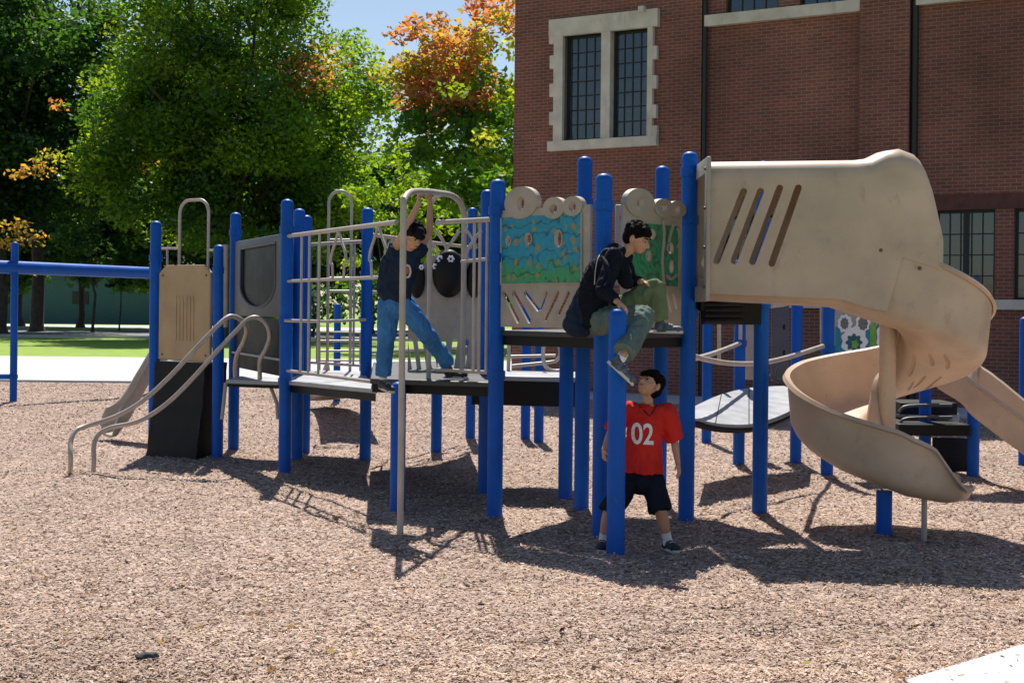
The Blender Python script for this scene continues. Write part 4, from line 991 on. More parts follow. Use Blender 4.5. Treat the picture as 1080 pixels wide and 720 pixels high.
# grey slotted panel and the black play drum with white flower prints
dg_ = 13.9
a, b = W(430, 395, dg_), W(508, 296, dg_); fr = (Vector((0, dg_, 0)), Vector((1, 0, 0)), Vector((0, -1, 0)))
bm = B(); top = b.z
cxm, rxm = (W(475, 300, dg_).x), 0.34
pts = [(a.x, a.z), (b.x, a.z), (b.x, top)]+[(cxm+rxm*math.cos(t), top+0.27*math.sin(t)) for t in [math.pi*k/12 for k in range(13)]]+[(a.x, top)]
plate(bm, fr, pts, -0.02, 0.02); gp = obj('drum_panel', bm, M['greyp'], ps); gp.data.materials[0] = M['greige']
cut = B()
for (xa, ya, xb, yb) in ((433, 360, 437, 388), (443, 360, 447, 388), (453, 360, 458, 386), (468, 362, 464, 386), (480, 360, 476, 388), (492, 360, 488, 388)):
    p_, q_ = W(xa, ya, dg_), W(xb, yb, dg_); plate(cut, fr, slot(p_.x, p_.z, q_.x, q_.z, 0.025), -.2, .2)
boolean(gp, cut)
bm = B(); c_ = W(473.5, 288.5, dg_-0.08); ell(bm, c_, (0.162, 0.09, 0.235), seg=24); dr_ = obj('drum', bm, M['black'], gp)
for (x_, y_, s_) in ((440, 294, 0.10), (500, 294, 0.10)):
    bm = B(); ell(bm, W(x_, y_, dg_-0.05), (s_*0.8, 0.06, s_*1.9), seg=18); obj('side_drum', bm, M['black'], gp)
def flower(bm, c, r, ax_=Vector((1, 0, 0)), n_=6):
    for k in range(n_):
        t = 2*math.pi*k/n_; ell(bm, c+ax_*(r*0.62*math.cos(t))+Vector((0, 0, r*0.62*math.sin(t))), (r*0.36, 0.008, r*0.36), seg=8)
for (x_, y_, r_) in ((464, 273, 0.036), (459, 281, 0.030), (475.5, 273, 0.036), (444.5, 282, 0.026)):
    dx = (W(x_, y_, dg_).x-c_.x)/0.162; dz_ = (W(x_, y_, dg_).z-c_.z)/0.235; rr = max(0.05, 1-dx*dx-dz_*dz_)
    yy = c_.y-0.09*math.sqrt(rr)-0.006 if r_ > 0.023 else dg_-0.13
    bm = B(); flower(bm, W(x_, y_, yy), r_); obj('flower_print', bm, M['white'], gp)

# ---- rear parts seen through the structure
rl = rail('loop_rail', catmull([W(534, 362, 14.2), W(580, 362, 14.2), W(588, 364, 14.2), W(591, 371, 14.2), W(588, 379, 14.2), W(580, 382, 14.2), W(540, 386, 14.2)], 4), 0.018)
rail('loop_rail', catmull([W(534, 376, 14.2), W(586, 375, 14.2)], 2), 0.016)
rail('loop_rail', catmull([W(536, 395, 14.2), W(537, 358, 14.2)], 2), 0.02)
rail('loop_rail', catmull([W(574, 355, 14.0), W(573, 378, 14.0), W(578, 389, 14.0), W(590, 391, 14.0), W(597, 385, 14.0), W(598, 358, 14.0)], 5), 0.02)
# ---- curved bridge on the right with sagging hand rails
bm = B(); fr_e = [W(726, 439, 13.0), W(745, 444, 13.2), W(765, 447, 13.4), W(790, 447, 13.7), W(815, 441, 14.1), W(840, 430, 14.6)]
bk_e = [W(733, 428, 14.6), W(752, 419, 15.0), W(770, 413, 15.3), W(790, 409, 15.6), W(818, 407, 15.9), W(843, 407, 16.1)]
F_, K_ = catmull(fr_e, 4), catmull(bk_e, 4)
tv = [(bm.verts.new(f), bm.verts.new(k)) for f, k in zip(F_, K_)]
for i in range(len(tv)-1): bm.faces.new((tv[i][0], tv[i+1][0], tv[i+1][1], tv[i][1]))
r_ = bmesh.ops.extrude_face_region(bm, geom=bm.faces[:]); bmesh.ops.translate(bm, verts=[v for v in r_['geom'] if isinstance(v, bmesh.types.BMVert)], vec=(0, 0, -0.03))
br = obj('bridge', bm, M['decklt'], ps)
bm = B(); tube(bm, [f+Vector((0, -.01, -0.05)) for f in F_], 0.032, 8); obj('bridge_edge', bm, M['black'], br)
bm = B(); tube(bm, [f+Vector((0, -.01, -0.05)) for f in K_], 0.032, 8); obj('bridge_edge', bm, M['black'], br)
bm = B()
for i in (6, 12): bm_ = tube(bm, [F_[i]+Vector((0, 0, .001)), K_[i]+Vector((0, 0, .001))], 0.006, 5)
obj('bridge_joint', bm, M['black'], br)
rail('hand_rail', catmull([W(727, 374, 12.4), W(745, 379, 12.8), W(770, 383, 13.2), W(800, 383, 13.7), W(830, 377, 14.2), W(868, 365, 14.7)], 5), 0.024)
rail('hand_rail', catmull([W(729, 379, 13.4), W(748, 374, 14.2), W(765, 368, 15), W(780, 362, 15.7)], 4), 0.024)
rail('hand_rail', [W(812, 322, 12.2), W(825, 321, 14), W(842, 317, 15.6)], 0.024)
rail('hand_rail', [W(842, 319, 15.7), W(868, 319, 14.9)], 0.024)
rail('upright_bar', [W(758.5, 335, 15.5), W(758.5, 382, 15.5)], 0.022); rail('upright_bar', [W(866.5, 322, 14.9), W(866.5, 366, 14.9)], 0.018)
rail('upright_bar', [W(781, 335, 15.5), W(781, 358, 15.5)], 0.02)
d_ = 16.6; a, b = W(813, 402, d_), W(832, 318, d_)
bm = B(); box(bm, ((a.x+b.x)/2, d_, (a.z+b.z)/2), (b.x-a.x, 0.05, b.z-a.z)); gp2 = obj('grey_panel', bm, M['greyp'], ps, bevel=0.01)
for yy in (345, 372): bm = B(); ell(bm, W(827, yy, d_-0.03), (0.012, 0.02, 0.035)); obj('slot', bm, M['black'], gp2)
a, b = W(786, 400, d_+.2), W(800, 318, d_+.2); bm = B(); box(bm, ((a.x+b.x)/2, d_+.2, (a.z+b.z)/2), (b.x-a.x, 0.05, b.z-a.z)); obj('grey_panel', bm, M['greige'], ps, bevel=0.01)
for pts in ([(812, 395), (816, 401), (822, 402)], [(822, 382), (818, 398), (826, 402)]): rail('curved_leg', catmull([W(x, y, 16.2) for x, y in pts], 4), 0.014, 'greyp')

# ---- printed panel with a white blossom figure
d_ = 15.2; fr = (Vector((0, d_, 0)), Vector((1, 0, 0)), Vector((0, -1, 0)))
X_ = lambda px: (px-540)*d_/F
Z_ = lambda px, py: W(px, py, d_).z
bm = B(); plate(bm, fr, [(W(880, 0, d_).x, Z_(880, 384)), (W(948, 0, d_).x, Z_(948, 384)), (W(948, 0, d_).x, Z_(948, 312)), (W(880, 0, d_).x, Z_(880, 312))], -0.02, 0.02); bp2 = obj('blossom_panel', bm, M['greige'], ps, bevel=0.006)
def patch(pts, y0, y1, m, nm):
    bm = B(); plate(bm, fr, [(W(x, y, d_).x, Z_(x, y)) for x, y in pts], y0, y1); return obj(nm, bm, m, bp2, smooth=False)
TEAL = mat('teal_print', (0.0, 0.22, 0.30), 0.5, namt=0.2, nscale=20); LIME = mat('lime_print', (0.16, 0.38, 0.05), 0.5, namt=0.2, nscale=20); DGR = mat('dark_teal_print', (0.01, 0.10, 0.13), 0.5, namt=0.3, nscale=30); GRY = mat('grey_print', (0.16, 0.15, 0.15), 0.5, namt=0.3, nscale=30)
patch([(880.5, 345), (886, 344), (886, 352), (914, 346), (917, 340), (917, 374), (898, 379), (880.5, 378)], 0.021, 0.024, TEAL, 'print_field')
patch([(917, 345), (923, 338), (924, 372), (917, 374)], 0.021, 0.024, LIME, 'print_stripe')
patch([(923, 345), (927, 340), (927, 372), (924, 373)], 0.021, 0.024, TEAL, 'print_stripe')
def blob2(cx, cy, rx, ry, n_=40, k=9, am=0.09, y0=0.025, y1=0.028, m=None, nm='blossom'):
    patch([(cx+rx*(1+am*math.cos(k*t))*math.cos(t), cy+ry*(1+am*math.cos(k*t))*math.sin(t)) for t in [2*math.pi*i/n_ for i in range(n_)]], y0, y1, m, nm)
blob2(890.5, 341, 7.5, 9.5, m=M['white']); blob2(909.5, 340, 7.5, 10, y0=0.0252, y1=0.0282, m=M['white']); blob2(900.5, 360, 13.5, 16, y0=0.0254, y1=0.0284, m=M['white'])
blob2(890, 341, 4.2, 6, y0=0.029, y1=0.031, m=GRY, nm='blossom_centre'); blob2(909.5, 341, 5, 7, y0=0.029, y1=0.031, m=GRY, nm='blossom_centre')
blob2(900, 361, 8, 8.5, k=8, am=0.16, y0=0.029, y1=0.031, m=DGR, nm='blossom_centre'); blob2(901, 363, 3.5, 4.5, k=5, am=0.2, y0=0.032, y1=0.034, m=LIME, nm='blossom_centre')
blob2(933, 355, 9, 18, m=M['white'])

# ---- left slide beside the tan panel and low slide behind
def straight_slide(parent, pts, w, wall, m, label=None, th=0.03, flare=0.02):
    C_ = catmull(pts, 6); s_ = []
    for i, p in enumerate(C_):
        t = C_[min(i+1, len(C_)-1)]-C_[max(i-1, 0)]; f = i/(len(C_)-1)
        h = wall*min(1, (1-f)*6+0.35)
        s_.append((p, t, uprof(w, h, h, 0.09, flare)))
    o = obj('slide', chute(s_, th), m, parent)
    if label: o['label'] = label
    return o
straight_slide(ps, [(-4.20, 18.2, 1.06), (-4.42, 18.15, 1.04), (-4.57, 18.1, 0.84), (-4.72, 18.05, 0.56), (-4.86, 18.0, 0.29), (-4.99, 17.95, 0.13), (-5.08, 17.9, 0.09)], 0.30, 0.30, M['greige'], 'short grey beige slide at the left end')
straight_slide(ps, [W(372, 402, 18.5), W(368, 405, 20), W(362, 412, 22), W(352, 419, 24), W(335, 421, 24.6)], 0.3, 0.22, M['greige'], 'low grey slide running back from the rear deck')

# ---- second play structure behind right
p2 = thing('play_structure', 'smaller play unit with a straight beige slide, behind the twisting slide at right', 'play structure', (4.5, 14.5, 0))
P('S1', 975, 500, h=1.9, parent=p2); P('S2', 1026, 504, 304, parent=p2); P('S3', 1080, 492, 334, parent=p2)
ps_keep = ps
def slide_pt(x, y, d): return W(x, y, d)
straight_slide(p2, [W(1000, 392, 14.3), W(1012, 413, 14.15), W(1030, 432, 14.05), W(1056, 453, 13.9), W(1085, 476, 13.75), W(1120, 505, 13.6), W(1150, 528, 13.5), W(1180, 533, 13.5)], 0.30, 0.36, M['tan'], None, 0.03, 0.03)
def p2box(x0_, y0_, x1_, y1_, d, dy, m, nm):
    a, b = W(x0_, y1_, d), W(x1_, y0_, d); bm = B(); box(bm, ((a.x+b.x)/2, d+dy/2, (a.z+b.z)/2), (b.x-a.x, dy, b.z-a.z)); return obj(nm, bm, m, p2, bevel=0.01)
p2box(948, 448, 1024, 459, 14.8, 1.0, M['black'], 'deck'); p2box(950, 425, 1010, 437, 15.4, 0.6, M['black'], 'step'); p2box(986, 436, 1012, 449, 15.5, 0.3, M['decklt'], 'step')
p2box(984, 462, 1026, 497, 15.2, 0.05, M['black'], 'kick_panel')
for y_ in (428, 441): bm = B(); tube(bm, catmull([W(948, y_+6, 15), W(958, y_, 15), W(1004, y_-1, 15)], 4), 0.018, 8); obj('rail', bm, M['greyp'], p2)

# ------------------------------------------------------------------ people
def cone(bm, p0, r0, p1, r1, n=14):
    tube(bm, [p0, p1], [r0, r1], n)
def limb(bm, pts, rs, ends=(1, 1)):
    pts = [Vector(p) for p in pts]
    for i in range(len(pts)-1): cone(bm, pts[i], rs[i], pts[i+1], rs[i+1])
    for i, (p, r) in enumerate(zip(pts, rs)):
        if (i == 0 and not ends[0]) or (i == len(pts)-1 and not ends[1]): continue
        ell(bm, p, r)
def remesh(bm, voxel, smooth=4, wr=0.0, wrs=14, seed=0):
    me = bpy.data.meshes.new('tmp'); bmesh.ops.recalc_face_normals(bm, faces=bm.faces); bm.to_mesh(me); bm.free()
    o = bpy.data.objects.new('tmp', me); COL.objects.link(o)
    r = o.modifiers.new('r', 'REMESH'); r.mode = 'VOXEL'; r.voxel_size = voxel
    if smooth: s = o.modifiers.new('s', 'SMOOTH'); s.factor = 0.5; s.iterations = smooth
    bpy.context.view_layer.update(); dg = bpy.context.evaluated_depsgraph_get()
    new = bpy.data.meshes.new_from_object(o.evaluated_get(dg)); bpy.data.objects.remove(o)
    b2 = B(); b2.from_mesh(new)
    if wr:
        b2.normal_update()
        for v in b2.verts:
            c = v.co; n1 = noise.noise(Vector((c.x*wrs, c.y*wrs, c.z*wrs*0.6+seed))); n2 = 1-abs(noise.noise(Vector((c.x*wrs*1.7+seed, c.y*wrs*1.7, c.z*wrs*1.1))))*2
            v.co = c+v.normal*(wr*(n1*1.0+n2*1.15-0.3))
    return b2
def torso(bm, spine, sides, ra, rb, n=14):
    """ellipsoids along a spine; sides = lateral unit vectors; ra lateral radius, rb depth radius"""
    pts = catmull(spine, 6); m = len(pts)
    for i, p in enumerate(pts):
        f = i/(m-1)*(len(spine)-1); k = min(int(f), len(spine)-2); u = f-k
        s = (sides[k].lerp(sides[k+1], u)).normalized(); a = ra[k]*(1-u)+ra[k+1]*u; b = rb[k]*(1-u)+rb[k+1]*u
        t = (pts[min(i+1, m-1)]-pts[max(i-1, 0)]).normalized(); s = (s-t*s.dot(t)).normalized(); f_ = s.cross(t)
        ell(bm, p, (a, b, 0.045), (s, f_, t), seg=n)
def hem(bm, p0, p1, side, a0, b0, a1, b1, n=24):
    t = (p1-p0).normalized(); s = (side-t*side.dot(t)).normalized(); f = s.cross(t)
    r0 = [bm.verts.new(p0+s*a0*math.cos(2*math.pi*k/n)+f*b0*math.sin(2*math.pi*k/n)) for k in range(n)]; r1 = [bm.verts.new(p1+s*a1*math.cos(2*math.pi*k/n)+f*b1*math.sin(2*math.pi*k/n)) for k in range(n)]
    bm.faces.new(r0[::-1]); bm.faces.new(r1)
    for k in range(n): bm.faces.new((r0[k], r0[(k+1) % n], r1[(k+1) % n], r1[k]))
def hand(bm, wrist, d, pn, side, curl=0.35, sc=1.0, tcurl=0.3):
    """d: direction of the fingers, pn: the way the palm faces, side: direction of the thumb side"""
    d = d.normalized(); side = (side-d*side.dot(d)).normalized(); pn = (pn-d*pn.dot(d)-side*pn.dot(side)).normalized()
    L = 0.062*sc; 
    ell(bm, wrist+d*L*0.55, (0.034*sc, 0.015*sc, 0.042*sc), (side, pn, d))
    ell(bm, wrist+d*L*0.75-side*0.006, (0.032*sc, 0.014*sc, 0.03*sc), (side, pn, d))
    limb(bm, [wrist-d*0.01, wrist+d*L*0.4], [0.018*sc, 0.018*sc])
    for i, (off, ln) in enumerate(((0.024, 0.9), (0.008, 1.0), (-0.008, 0.93), (-0.023, 0.75))):
        p = wrist+d*L*(1.0-0.05*abs(i-1))+side*off*sc; dd = d+side*off*2; dd.normalize(); pts = [p-d*0.012]
        for s_, seg_ in enumerate((0.026, 0.019, 0.015)):
            an = curl*(1 if s_ else 0.7); ndd = (dd*math.cos(an)+pn*math.sin(an)).normalized()
            q = p+ndd*seg_*ln*sc; pts.append(q); p = q
            npn = (pn*math.cos(an)-dd*math.sin(an)).normalized(); dd = ndd; pn_l = npn; pn, keep = npn, pn
            if s_ == 0: first = keep
        pn = first
        limb(bm, pts, [0.0085*sc, 0.0078*sc, 0.0072*sc, 0.0063*sc])
    b = wrist+d*L*0.25+side*0.022*sc
    t1 = (side*0.8+d*0.65+pn*0.25).normalized(); t2 = (side*0.35+d*0.85+pn*tcurl).normalized()
    limb(bm, [b-side*0.01, b+t1*0.024*sc, b+t1*0.024*sc+t2*0.022*sc, b+t1*0.024*sc+t2*0.036*sc], [0.012*sc, 0.0095*sc, 0.0082*sc, 0.007*sc])
def head(bm, c, f, up, s=1.0):
    """head centre c, facing f; 0.2 m tall at s=1"""
    f = f.normalized(); r = f.cross(up).normalized(); u = r.cross(f).normalized(); A = (r, f, u)
    q = lambda x, y, z: c+(r*x+f*y+u*z)*s
    S = lambda *v: tuple(k*s for k in v)
    ell(bm, q(0, -0.012, 0.022), S(0.071, 0.086, 0.080), A, 24)
    ell(bm, q(0, 0.022, -0.018), S(0.058, 0.062, 0.068), A, 20)
    ell(bm, q(0, 0.040, -0.062), S(0.034, 0.036, 0.030), A, 16)      # chin
    ell(bm, q(0.034, 0.040, -0.020), S(0.024, 0.026, 0.026), A); ell(bm, q(-0.034, 0.040, -0.020), S(0.024, 0.026, 0.026), A)
    limb(bm, [q(0, 0.080, 0.006), q(0, 0.096, -0.020)], [0.009*s, 0.0135*s]); ell(bm, q(0.010, 0.086, -0.024), 0.009*s); ell(bm, q(-0.010, 0.086, -0.024), 0.009*s)
    ell(bm, q(0.030, 0.064, 0.024), S(0.024, 0.018, 0.010), A); ell(bm, q(-0.030, 0.064, 0.024), S(0.024, 0.018, 0.010), A)   # brow
    ell(bm, q(0, 0.076, -0.044), S(0.021, 0.012, 0.0085), A); ell(bm, q(0, 0.074, -0.053), S(0.018, 0.012, 0.008), A)
    for sg in (1, -1): ell(bm, q(sg*0.074, -0.006, -0.004), S(0.010, 0.020, 0.030), A)
    return q, A, S
def face_parts(parent, q, A, S, s):
    for sg in (1, -1):
        bm = B(); ell(bm, q(sg*0.029, 0.068, 0.006), S(0.0145, 0.011, 0.0085), A); e_ = obj('eye', bm, M['eye'], parent)
        bm = B(); ell(bm, q(sg*0.029, 0.0772, 0.006), S(0.0068, 0.003, 0.0072), A); obj('iris', bm, M['iris'], e_)
        bm = B(); limb(bm, [q(sg*0.014, 0.082, 0.026), q(sg*0.030, 0.083, 0.031), q(sg*0.047, 0.072, 0.027)], [0.0042*s, 0.0048*s, 0.003*s]); obj('eyebrow', bm, M['hair'], parent)
    bm = B(); limb(bm, [q(-0.019, 0.083, -0.047), q(0, 0.0885, -0.0485), q(0.019, 0.083, -0.047)], [0.0028*s, 0.0045*s, 0.0028*s]); obj('mouth', bm, M['lip'], parent)
def hair(parent, q, A, S, s, fringe=0.03, seed=1):
    bm = B(); rng = random.Random(seed)
    ell(bm, q(0, -0.022, 0.038), S(0.081, 0.090, 0.080), A, 24)
    ell(bm, q(0, -0.050, -0.002), S(0.072, 0.058, 0.066), A, 20)
    for k in range(60):
        a_ = rng.uniform(0, 2*math.pi); e_ = rng.uniform(0.1, 1.3)
        p = (0.079*math.cos(a_)*math.cos(e_), -0.020+0.088*math.sin(a_)*math.cos(e_), 0.042+0.078*math.sin(e_))
        d = (0.018*math.cos(a_), 0.020*math.sin(a_), -0.018)
        limb(bm, [q(*p), q(p[0]+d[0]*.5, p[1]+d[1]*.5, p[2]+d[2])], [0.013*s, 0.007*s])
    for k in range(13):
        x = -0.06+0.01*k; limb(bm, [q(x*0.9, 0.055-abs(x)*0.3, 0.085), q(x, 0.078-abs(x)*0.35, 0.062), q(x+0.004, 0.080-abs(x)*0.42, 0.062-fringe*rng.uniform(0.5, 1))], [0.014*s, 0.012*s, 0.006*s])
    for sg in (1, -1): limb(bm, [q(sg*0.072, 0.010, 0.050), q(sg*0.073, 0.012, 0.012)], [0.014*s, 0.007*s])
    b2 = remesh(bm, 0.004, 3); return obj('hair', b2, M['hair'], parent)
def shoe(parent, ankle, heel_dir, down, m, L=0.215, nm='shoe'):
    """heel_dir: unit vector heel->toe"""
    t = heel_dir.normalized(); dn = (down-t*down.dot(t)).normalized(); s = t.cross(dn)
    q = lambda a, b, c_: ankle+t*a+s*b+dn*c_
    bm = B(); ell(bm, q(0.0, 0, 0.03), (0.042, 0.038, 0.038), (t, s, dn)); ell(bm, q(0.05, 0, 0.038), (0.06, 0.037, 0.033), (t, s, dn)); ell(bm, q(L-0.095, 0, 0.047), (0.052, 0.041, 0.024), (t, s, dn))
    limb(bm, [q(0, 0, 0.0), q(0, 0, 0.03)], [0.034, 0.040]); box(bm, None, (1, 1, 1), mtx=Matrix([[t[i]*(L-0.05), s[i]*0.066, dn[i]*0.03, (ankle+t*(L*0.29)+dn*0.058)[i]] for i in range(3)]+[[0, 0, 0, 1]]))
    o = obj(nm, remesh(bm, 0.005, 4), m, parent)
    bm = B(); out = []
    for k in range(20):
        a_ = 2*math.pi*k/20; out.append((0.29*L+(L*0.5+0.002)*math.cos(a_), (0.034+0.008*math.cos(a_))*math.copysign(abs(math.sin(a_))**0.7, math.sin(a_))))
    a0 = [bm.verts.new(q(x, y, 0.062)) for x, y in out]; a1 = [bm.verts.new(q(x, y, 0.082)) for x, y in out]
    bm.faces.new(a0); bm.faces.new(a1[::-1])
    for k in range(20): bm.faces.new((a0[k], a0[(k+1) % 20], a1[(k+1) % 20], a1[k]))
    obj('sole', bm, M['sole'], o)
    bm = B()
    for k in range(3): tube(bm, [q(0.045+0.02*k, -0.022, 0.012+0.004*k), q(0.05+0.02*k, 0, 0.004+0.004*k), q(0.045+0.02*k, 0.022, 0.012+0.004*k)], 0.003, 6)
    obj('lace', bm, M['sole'], o)
    return o
def decal_text(txt, shirt_bvh, origin, right, up, fwd, size, m, parent, nm='number', xs=0.8):
    cu = bpy.data.curves.new('t', 'FONT'); cu.body = txt; cu.size = size; cu.align_x = 'CENTER'; cu.align_y = 'CENTER'; cu.offset = size*0.018; cu.resolution_u = 6
    o = bpy.data.objects.new('t', cu); COL.objects.link(o); bpy.context.view_layer.update()
    me = bpy.data.meshes.new_from_object(o.evaluated_get(bpy.context.evaluated_depsgraph_get())); bpy.data.objects.remove(o)
    bm = B(); bm.from_mesh(me); bmesh.ops.triangulate(bm, faces=bm.faces)
    bmesh.ops.subdivide_edges(bm, edges=bm.edges, cuts=3, use_grid_fill=True)
    for v in bm.verts:
        p = origin+right*v.co.x*xs+up*v.co.y; h = shirt_bvh.ray_cast(p+fwd*0.3, -fwd)
        v.co = (h[0] if h[0] else p)+fwd*0.004
    return obj(nm, bm, m, parent)
Zv = Vector((0, 0, 1))

# ---- boy in the red jersey, standing
d0 = 10.12
b1 = thing('person', 'boy in red jersey 02 and dark shorts standing behind the short post, looking up', 'person', (G(672, 583).x, 10.1, 0))
w1 = lambda x, y, d=d0: W(x, y, d)
hipL, hipR = w1(667, 501, 10.13), w1(687, 501, 10.13)     # image left / image right
kneeL, kneeR = w1(642, 541, 10.05), w1(697, 539, 10.05)
ankL, ankR = w1(636, 570, 10.12), w1(704, 569, 10.12)
shL, shR = w1(663, 432, 10.15), w1(704, 434, 10.12)
elL, elR = w1(644, 456, 10.2), w1(711, 463, 10.14)
wrL, wrR = w1(637, 474, 10.08), w1(715, 489, 10.05)
neck = w1(683, 425, 10.14); hc = w1(685, 406.5, 10.1)
side = (shR-shL).normalized()
bm = B()
spine = [w1(676, 503), w1(676, 485), w1(680, 460), w1(683, 440), w1(683, 430)]
torso(bm, spine, [side]*5, [0.085, 0.085, 0.105, 0.115, 0.06], [0.055, 0.055, 0.065, 0.062, 0.05])
limb(bm, [w1(683, 434, 10.15), hc+Vector((-.01, 0.01, -.05))], [0.040, 0.038])
ff = Vector((-0.55, -0.58, 0.55)); q, A, S = head(bm, hc, ff, Zv, 1.02)
for s_, e_, w_ in ((shL, elL, wrL), (shR, elR, wrR)): limb(bm, [s_, s_.lerp(e_, .5), e_, e_.lerp(w_, .35), w_], [0.042, 0.035, 0.028, 0.028, 0.019])
hand(bm, wrL, (wrL-elL).normalized()*0.4+Vector((0.1, -0.3, -0.8)), Vector((0.9, 0.1, 0)), Vector((0.1, -1, 0)), 0.65, 0.92)
hand(bm, wrR, (wrR-elR).normalized(), Vector((-0.8, 0.5, 0)), Vector((-0.3, -1, 0)), 0.3, 0.92)
for h_, k_, a_ in ((hipL, kneeL, ankL), (hipR, kneeR, ankR)): limb(bm, [h_+Vector((0, 0, -.02)), h_.lerp(k_, .5), k_, k_.lerp(a_, .35), a_], [0.055, 0.055, 0.044, 0.045, 0.028])
body = obj('body', remesh(bm, 0.0045, 3), M['skin'], b1); face_parts(b1, q, A, S, 1.02); hair(b1, q, A, S, 1.03, 0.022, 4)
bm = B(); torso(bm, [w1(677, 488), w1(678, 478), w1(680, 460), w1(683, 440), w1(683, 431)], [side]*5, [0.125, 0.130, 0.128, 0.140, 0.088], [0.09, 0.092, 0.092, 0.082, 0.062])
hem(bm, w1(679, 470), w1(677, 498), side, 0.128, 0.09, 0.152, 0.118)
limb(bm, [shL, shL.lerp(elL, 0.5), shL.lerp(elL, 0.95)], [0.060, 0.066, 0.068], (1, 0)); limb(bm, [shR, shR.lerp(elR, 0.5), shR.lerp(elR, 1.02)], [0.060, 0.068, 0.072], (1, 0))
limb(bm, [w1(683, 436), shL], [0.06, 0.055]); limb(bm, [w1(683, 436), shR], [0.06, 0.055])
bs_ = remesh(bm, 0.0055, 4, 0.008, 12, 3); bv = BVHTree.FromBMesh(bs_); jersey = obj('jersey', bs_, M['red'], b1)
decal_text('02', bv, w1(678.5, 459, 10.0), side, Zv, Vector((0.03, -1, 0)), 0.205, M['white'], jersey, xs=0.78)
# collar v and sleeve marks
bm = B(); tube(bm, [bv.ray_cast(p_+Vector((0, -.4, 0)), Vector((0, 1, 0)))[0]+Vector((0, -.003, 0)) for p_ in (w1(674, 427), w1(679, 433), w1(684, 438), w1(688, 433), w1(692, 427))], 0.004, 6); obj('collar', bm, M['short'], jersey)
bm = B(); limb(bm, [w1(676, 500), w1(676, 507)], [0.085, 0.095]); 
for h_, k_ in ((hipL, kneeL), (hipR, kneeR)): limb(bm, [h_, h_.lerp(k_, .5), h_.lerp(k_, 1.0)], [0.074, 0.082, 0.083], (1, 0))
obj('shorts', remesh(bm, 0.006, 4, 0.007, 11, 9), M['short'], b1)
for a_, k_, tdir in ((ankL, kneeL, Vector((-0.15, -1, 0))), (ankR, kneeR, Vector((0.35, -1, 0)))):
    bm = B(); limb(bm, [a_.lerp(k_, 0.33), a_, a_+Vector((0, 0, -.02))], [0.036, 0.033, 0.036], (0, 1)); obj('sock', remesh(bm, 0.004, 2), M['sock'], b1)
    an = Vector((a_.x, a_.y+0.02, 0.095)); shoe(b1, an, tdir, Vector((0, 0, -1)), M['shoe'])

# ---- seated boy in the dark hooded jacket
w2 = lambda x, y, d=10.3: W(x, y, d)
b2_ = thing('person', 'boy in a dark jacket and green trousers perched on the deck, hand on short post', 'person', (w2(632, 350).x, 10.35, w2(632, 352).z))
nr_s, fr_s = Vector((0.35, -0.94, 0)).normalized(), Vector((1, 0, 0))
hip = w2(630, 337, 10.38); hipN, hipF = hip+Vector((0.02, -0.08, 0)), hip+Vector((0.02, 0.08, 0))
sh_m = w2(652, 271, 10.32); shN, shF = sh_m+Vector((-0.035, -0.13, -0.0)), sh_m+Vector((0.05, 0.12, 0.0))
kneeN, kneeF = w2(680, 333, 10.12), w2(691, 303, 10.42)
ankN, ankF = w2(656.5, 375, 9.77), w2(696, 337, 10.45)
elN, wrN = w2(637, 307, 10.08), w2(652, 319, 9.93)
elF, wrF = w2(664, 297, 10.5), w2(677, 297, 10.40)
hc = w2(672, 252, 10.28)
bm = B(); ls = (shF-shN).normalized()
spine = [hip, w2(630, 315, 10.38), w2(636, 290, 10.36), sh_m+Vector((-.03, 0, -.03)), sh_m+Vector((0.0, 0, 0.02))]
torso(bm, spine, [ls]*5, [0.115, 0.105, 0.12, 0.13, 0.06], [0.078, 0.072, 0.08, 0.075, 0.05])
limb(bm, [sh_m, hc+Vector((-.02, 0, -.04))], [0.045, 0.042])
ff = Vector((0.84, -0.42, -0.40)); q, A, S = head(bm, hc, ff, Zv, 1.04)
for s_, e_, w_ in ((shN, elN, wrN), (shF, elF, wrF)): limb(bm, [s_, s_.lerp(e_, .5), e_, w_], [0.045, 0.037, 0.031, 0.021])
hand(bm, wrN, Vector((0.55, -0.35, -0.45)), Vector((0.1, 0.1, -1)), Vector((-0.5, -0.6, 0.1)), 0.35, 0.95)
hand(bm, wrF, Vector((0.8, 0, -0.3)), Vector((0, 0, -1)), Vector((0, -1, 0)), 0.4, 0.95)
for h_, k_, a_ in ((hipN, kneeN, ankN), (hipF, kneeF, ankF)): limb(bm, [h_, k_, k_.lerp(a_, .35), a_], [0.06, 0.040, 0.040, 0.03])
obj('body', remesh(bm, 0.0045, 3), M['skin'], b2_); face_parts(b2_, q, A, S, 1.04); hair(b2_, q, A, S, 1.05, 0.03, 7)
bm = B(); torso(bm, [hip+Vector((0, 0, -0.01)), w2(626, 316, 10.38), w2(633, 290, 10.36), sh_m+Vector((-.03, 0, -.035)), sh_m+Vector((-.01, 0, 0.02))], [ls]*5, [0.15, 0.145, 0.15, 0.155, 0.09], [0.112, 0.115, 0.115, 0.095, 0.07])
limb(bm, [shN, shN.lerp(elN, .5), elN, elN.lerp(wrN, .82)], [0.062, 0.060, 0.054, 0.040], (1, 0)); limb(bm, [shF, shF.lerp(elF, .5), elF, elF.lerp(wrF, .8)], [0.062, 0.056, 0.05, 0.038], (1, 0))
limb(bm, [sh_m+Vector((-.07, 0, .01)), sh_m+Vector((-.03, 0, .05)), sh_m+Vector((0.02, -.05, .04))], [0.05, 0.05, 0.032])
limb(bm, [sh_m+Vector((-.07, .05, .01)), sh_m+Vector((-.03, .07, .045))], [0.05, 0.04])
limb(bm, [w2(655, 283, 10.3), w2(661, 297, 10.28)], [0.07, 0.05])
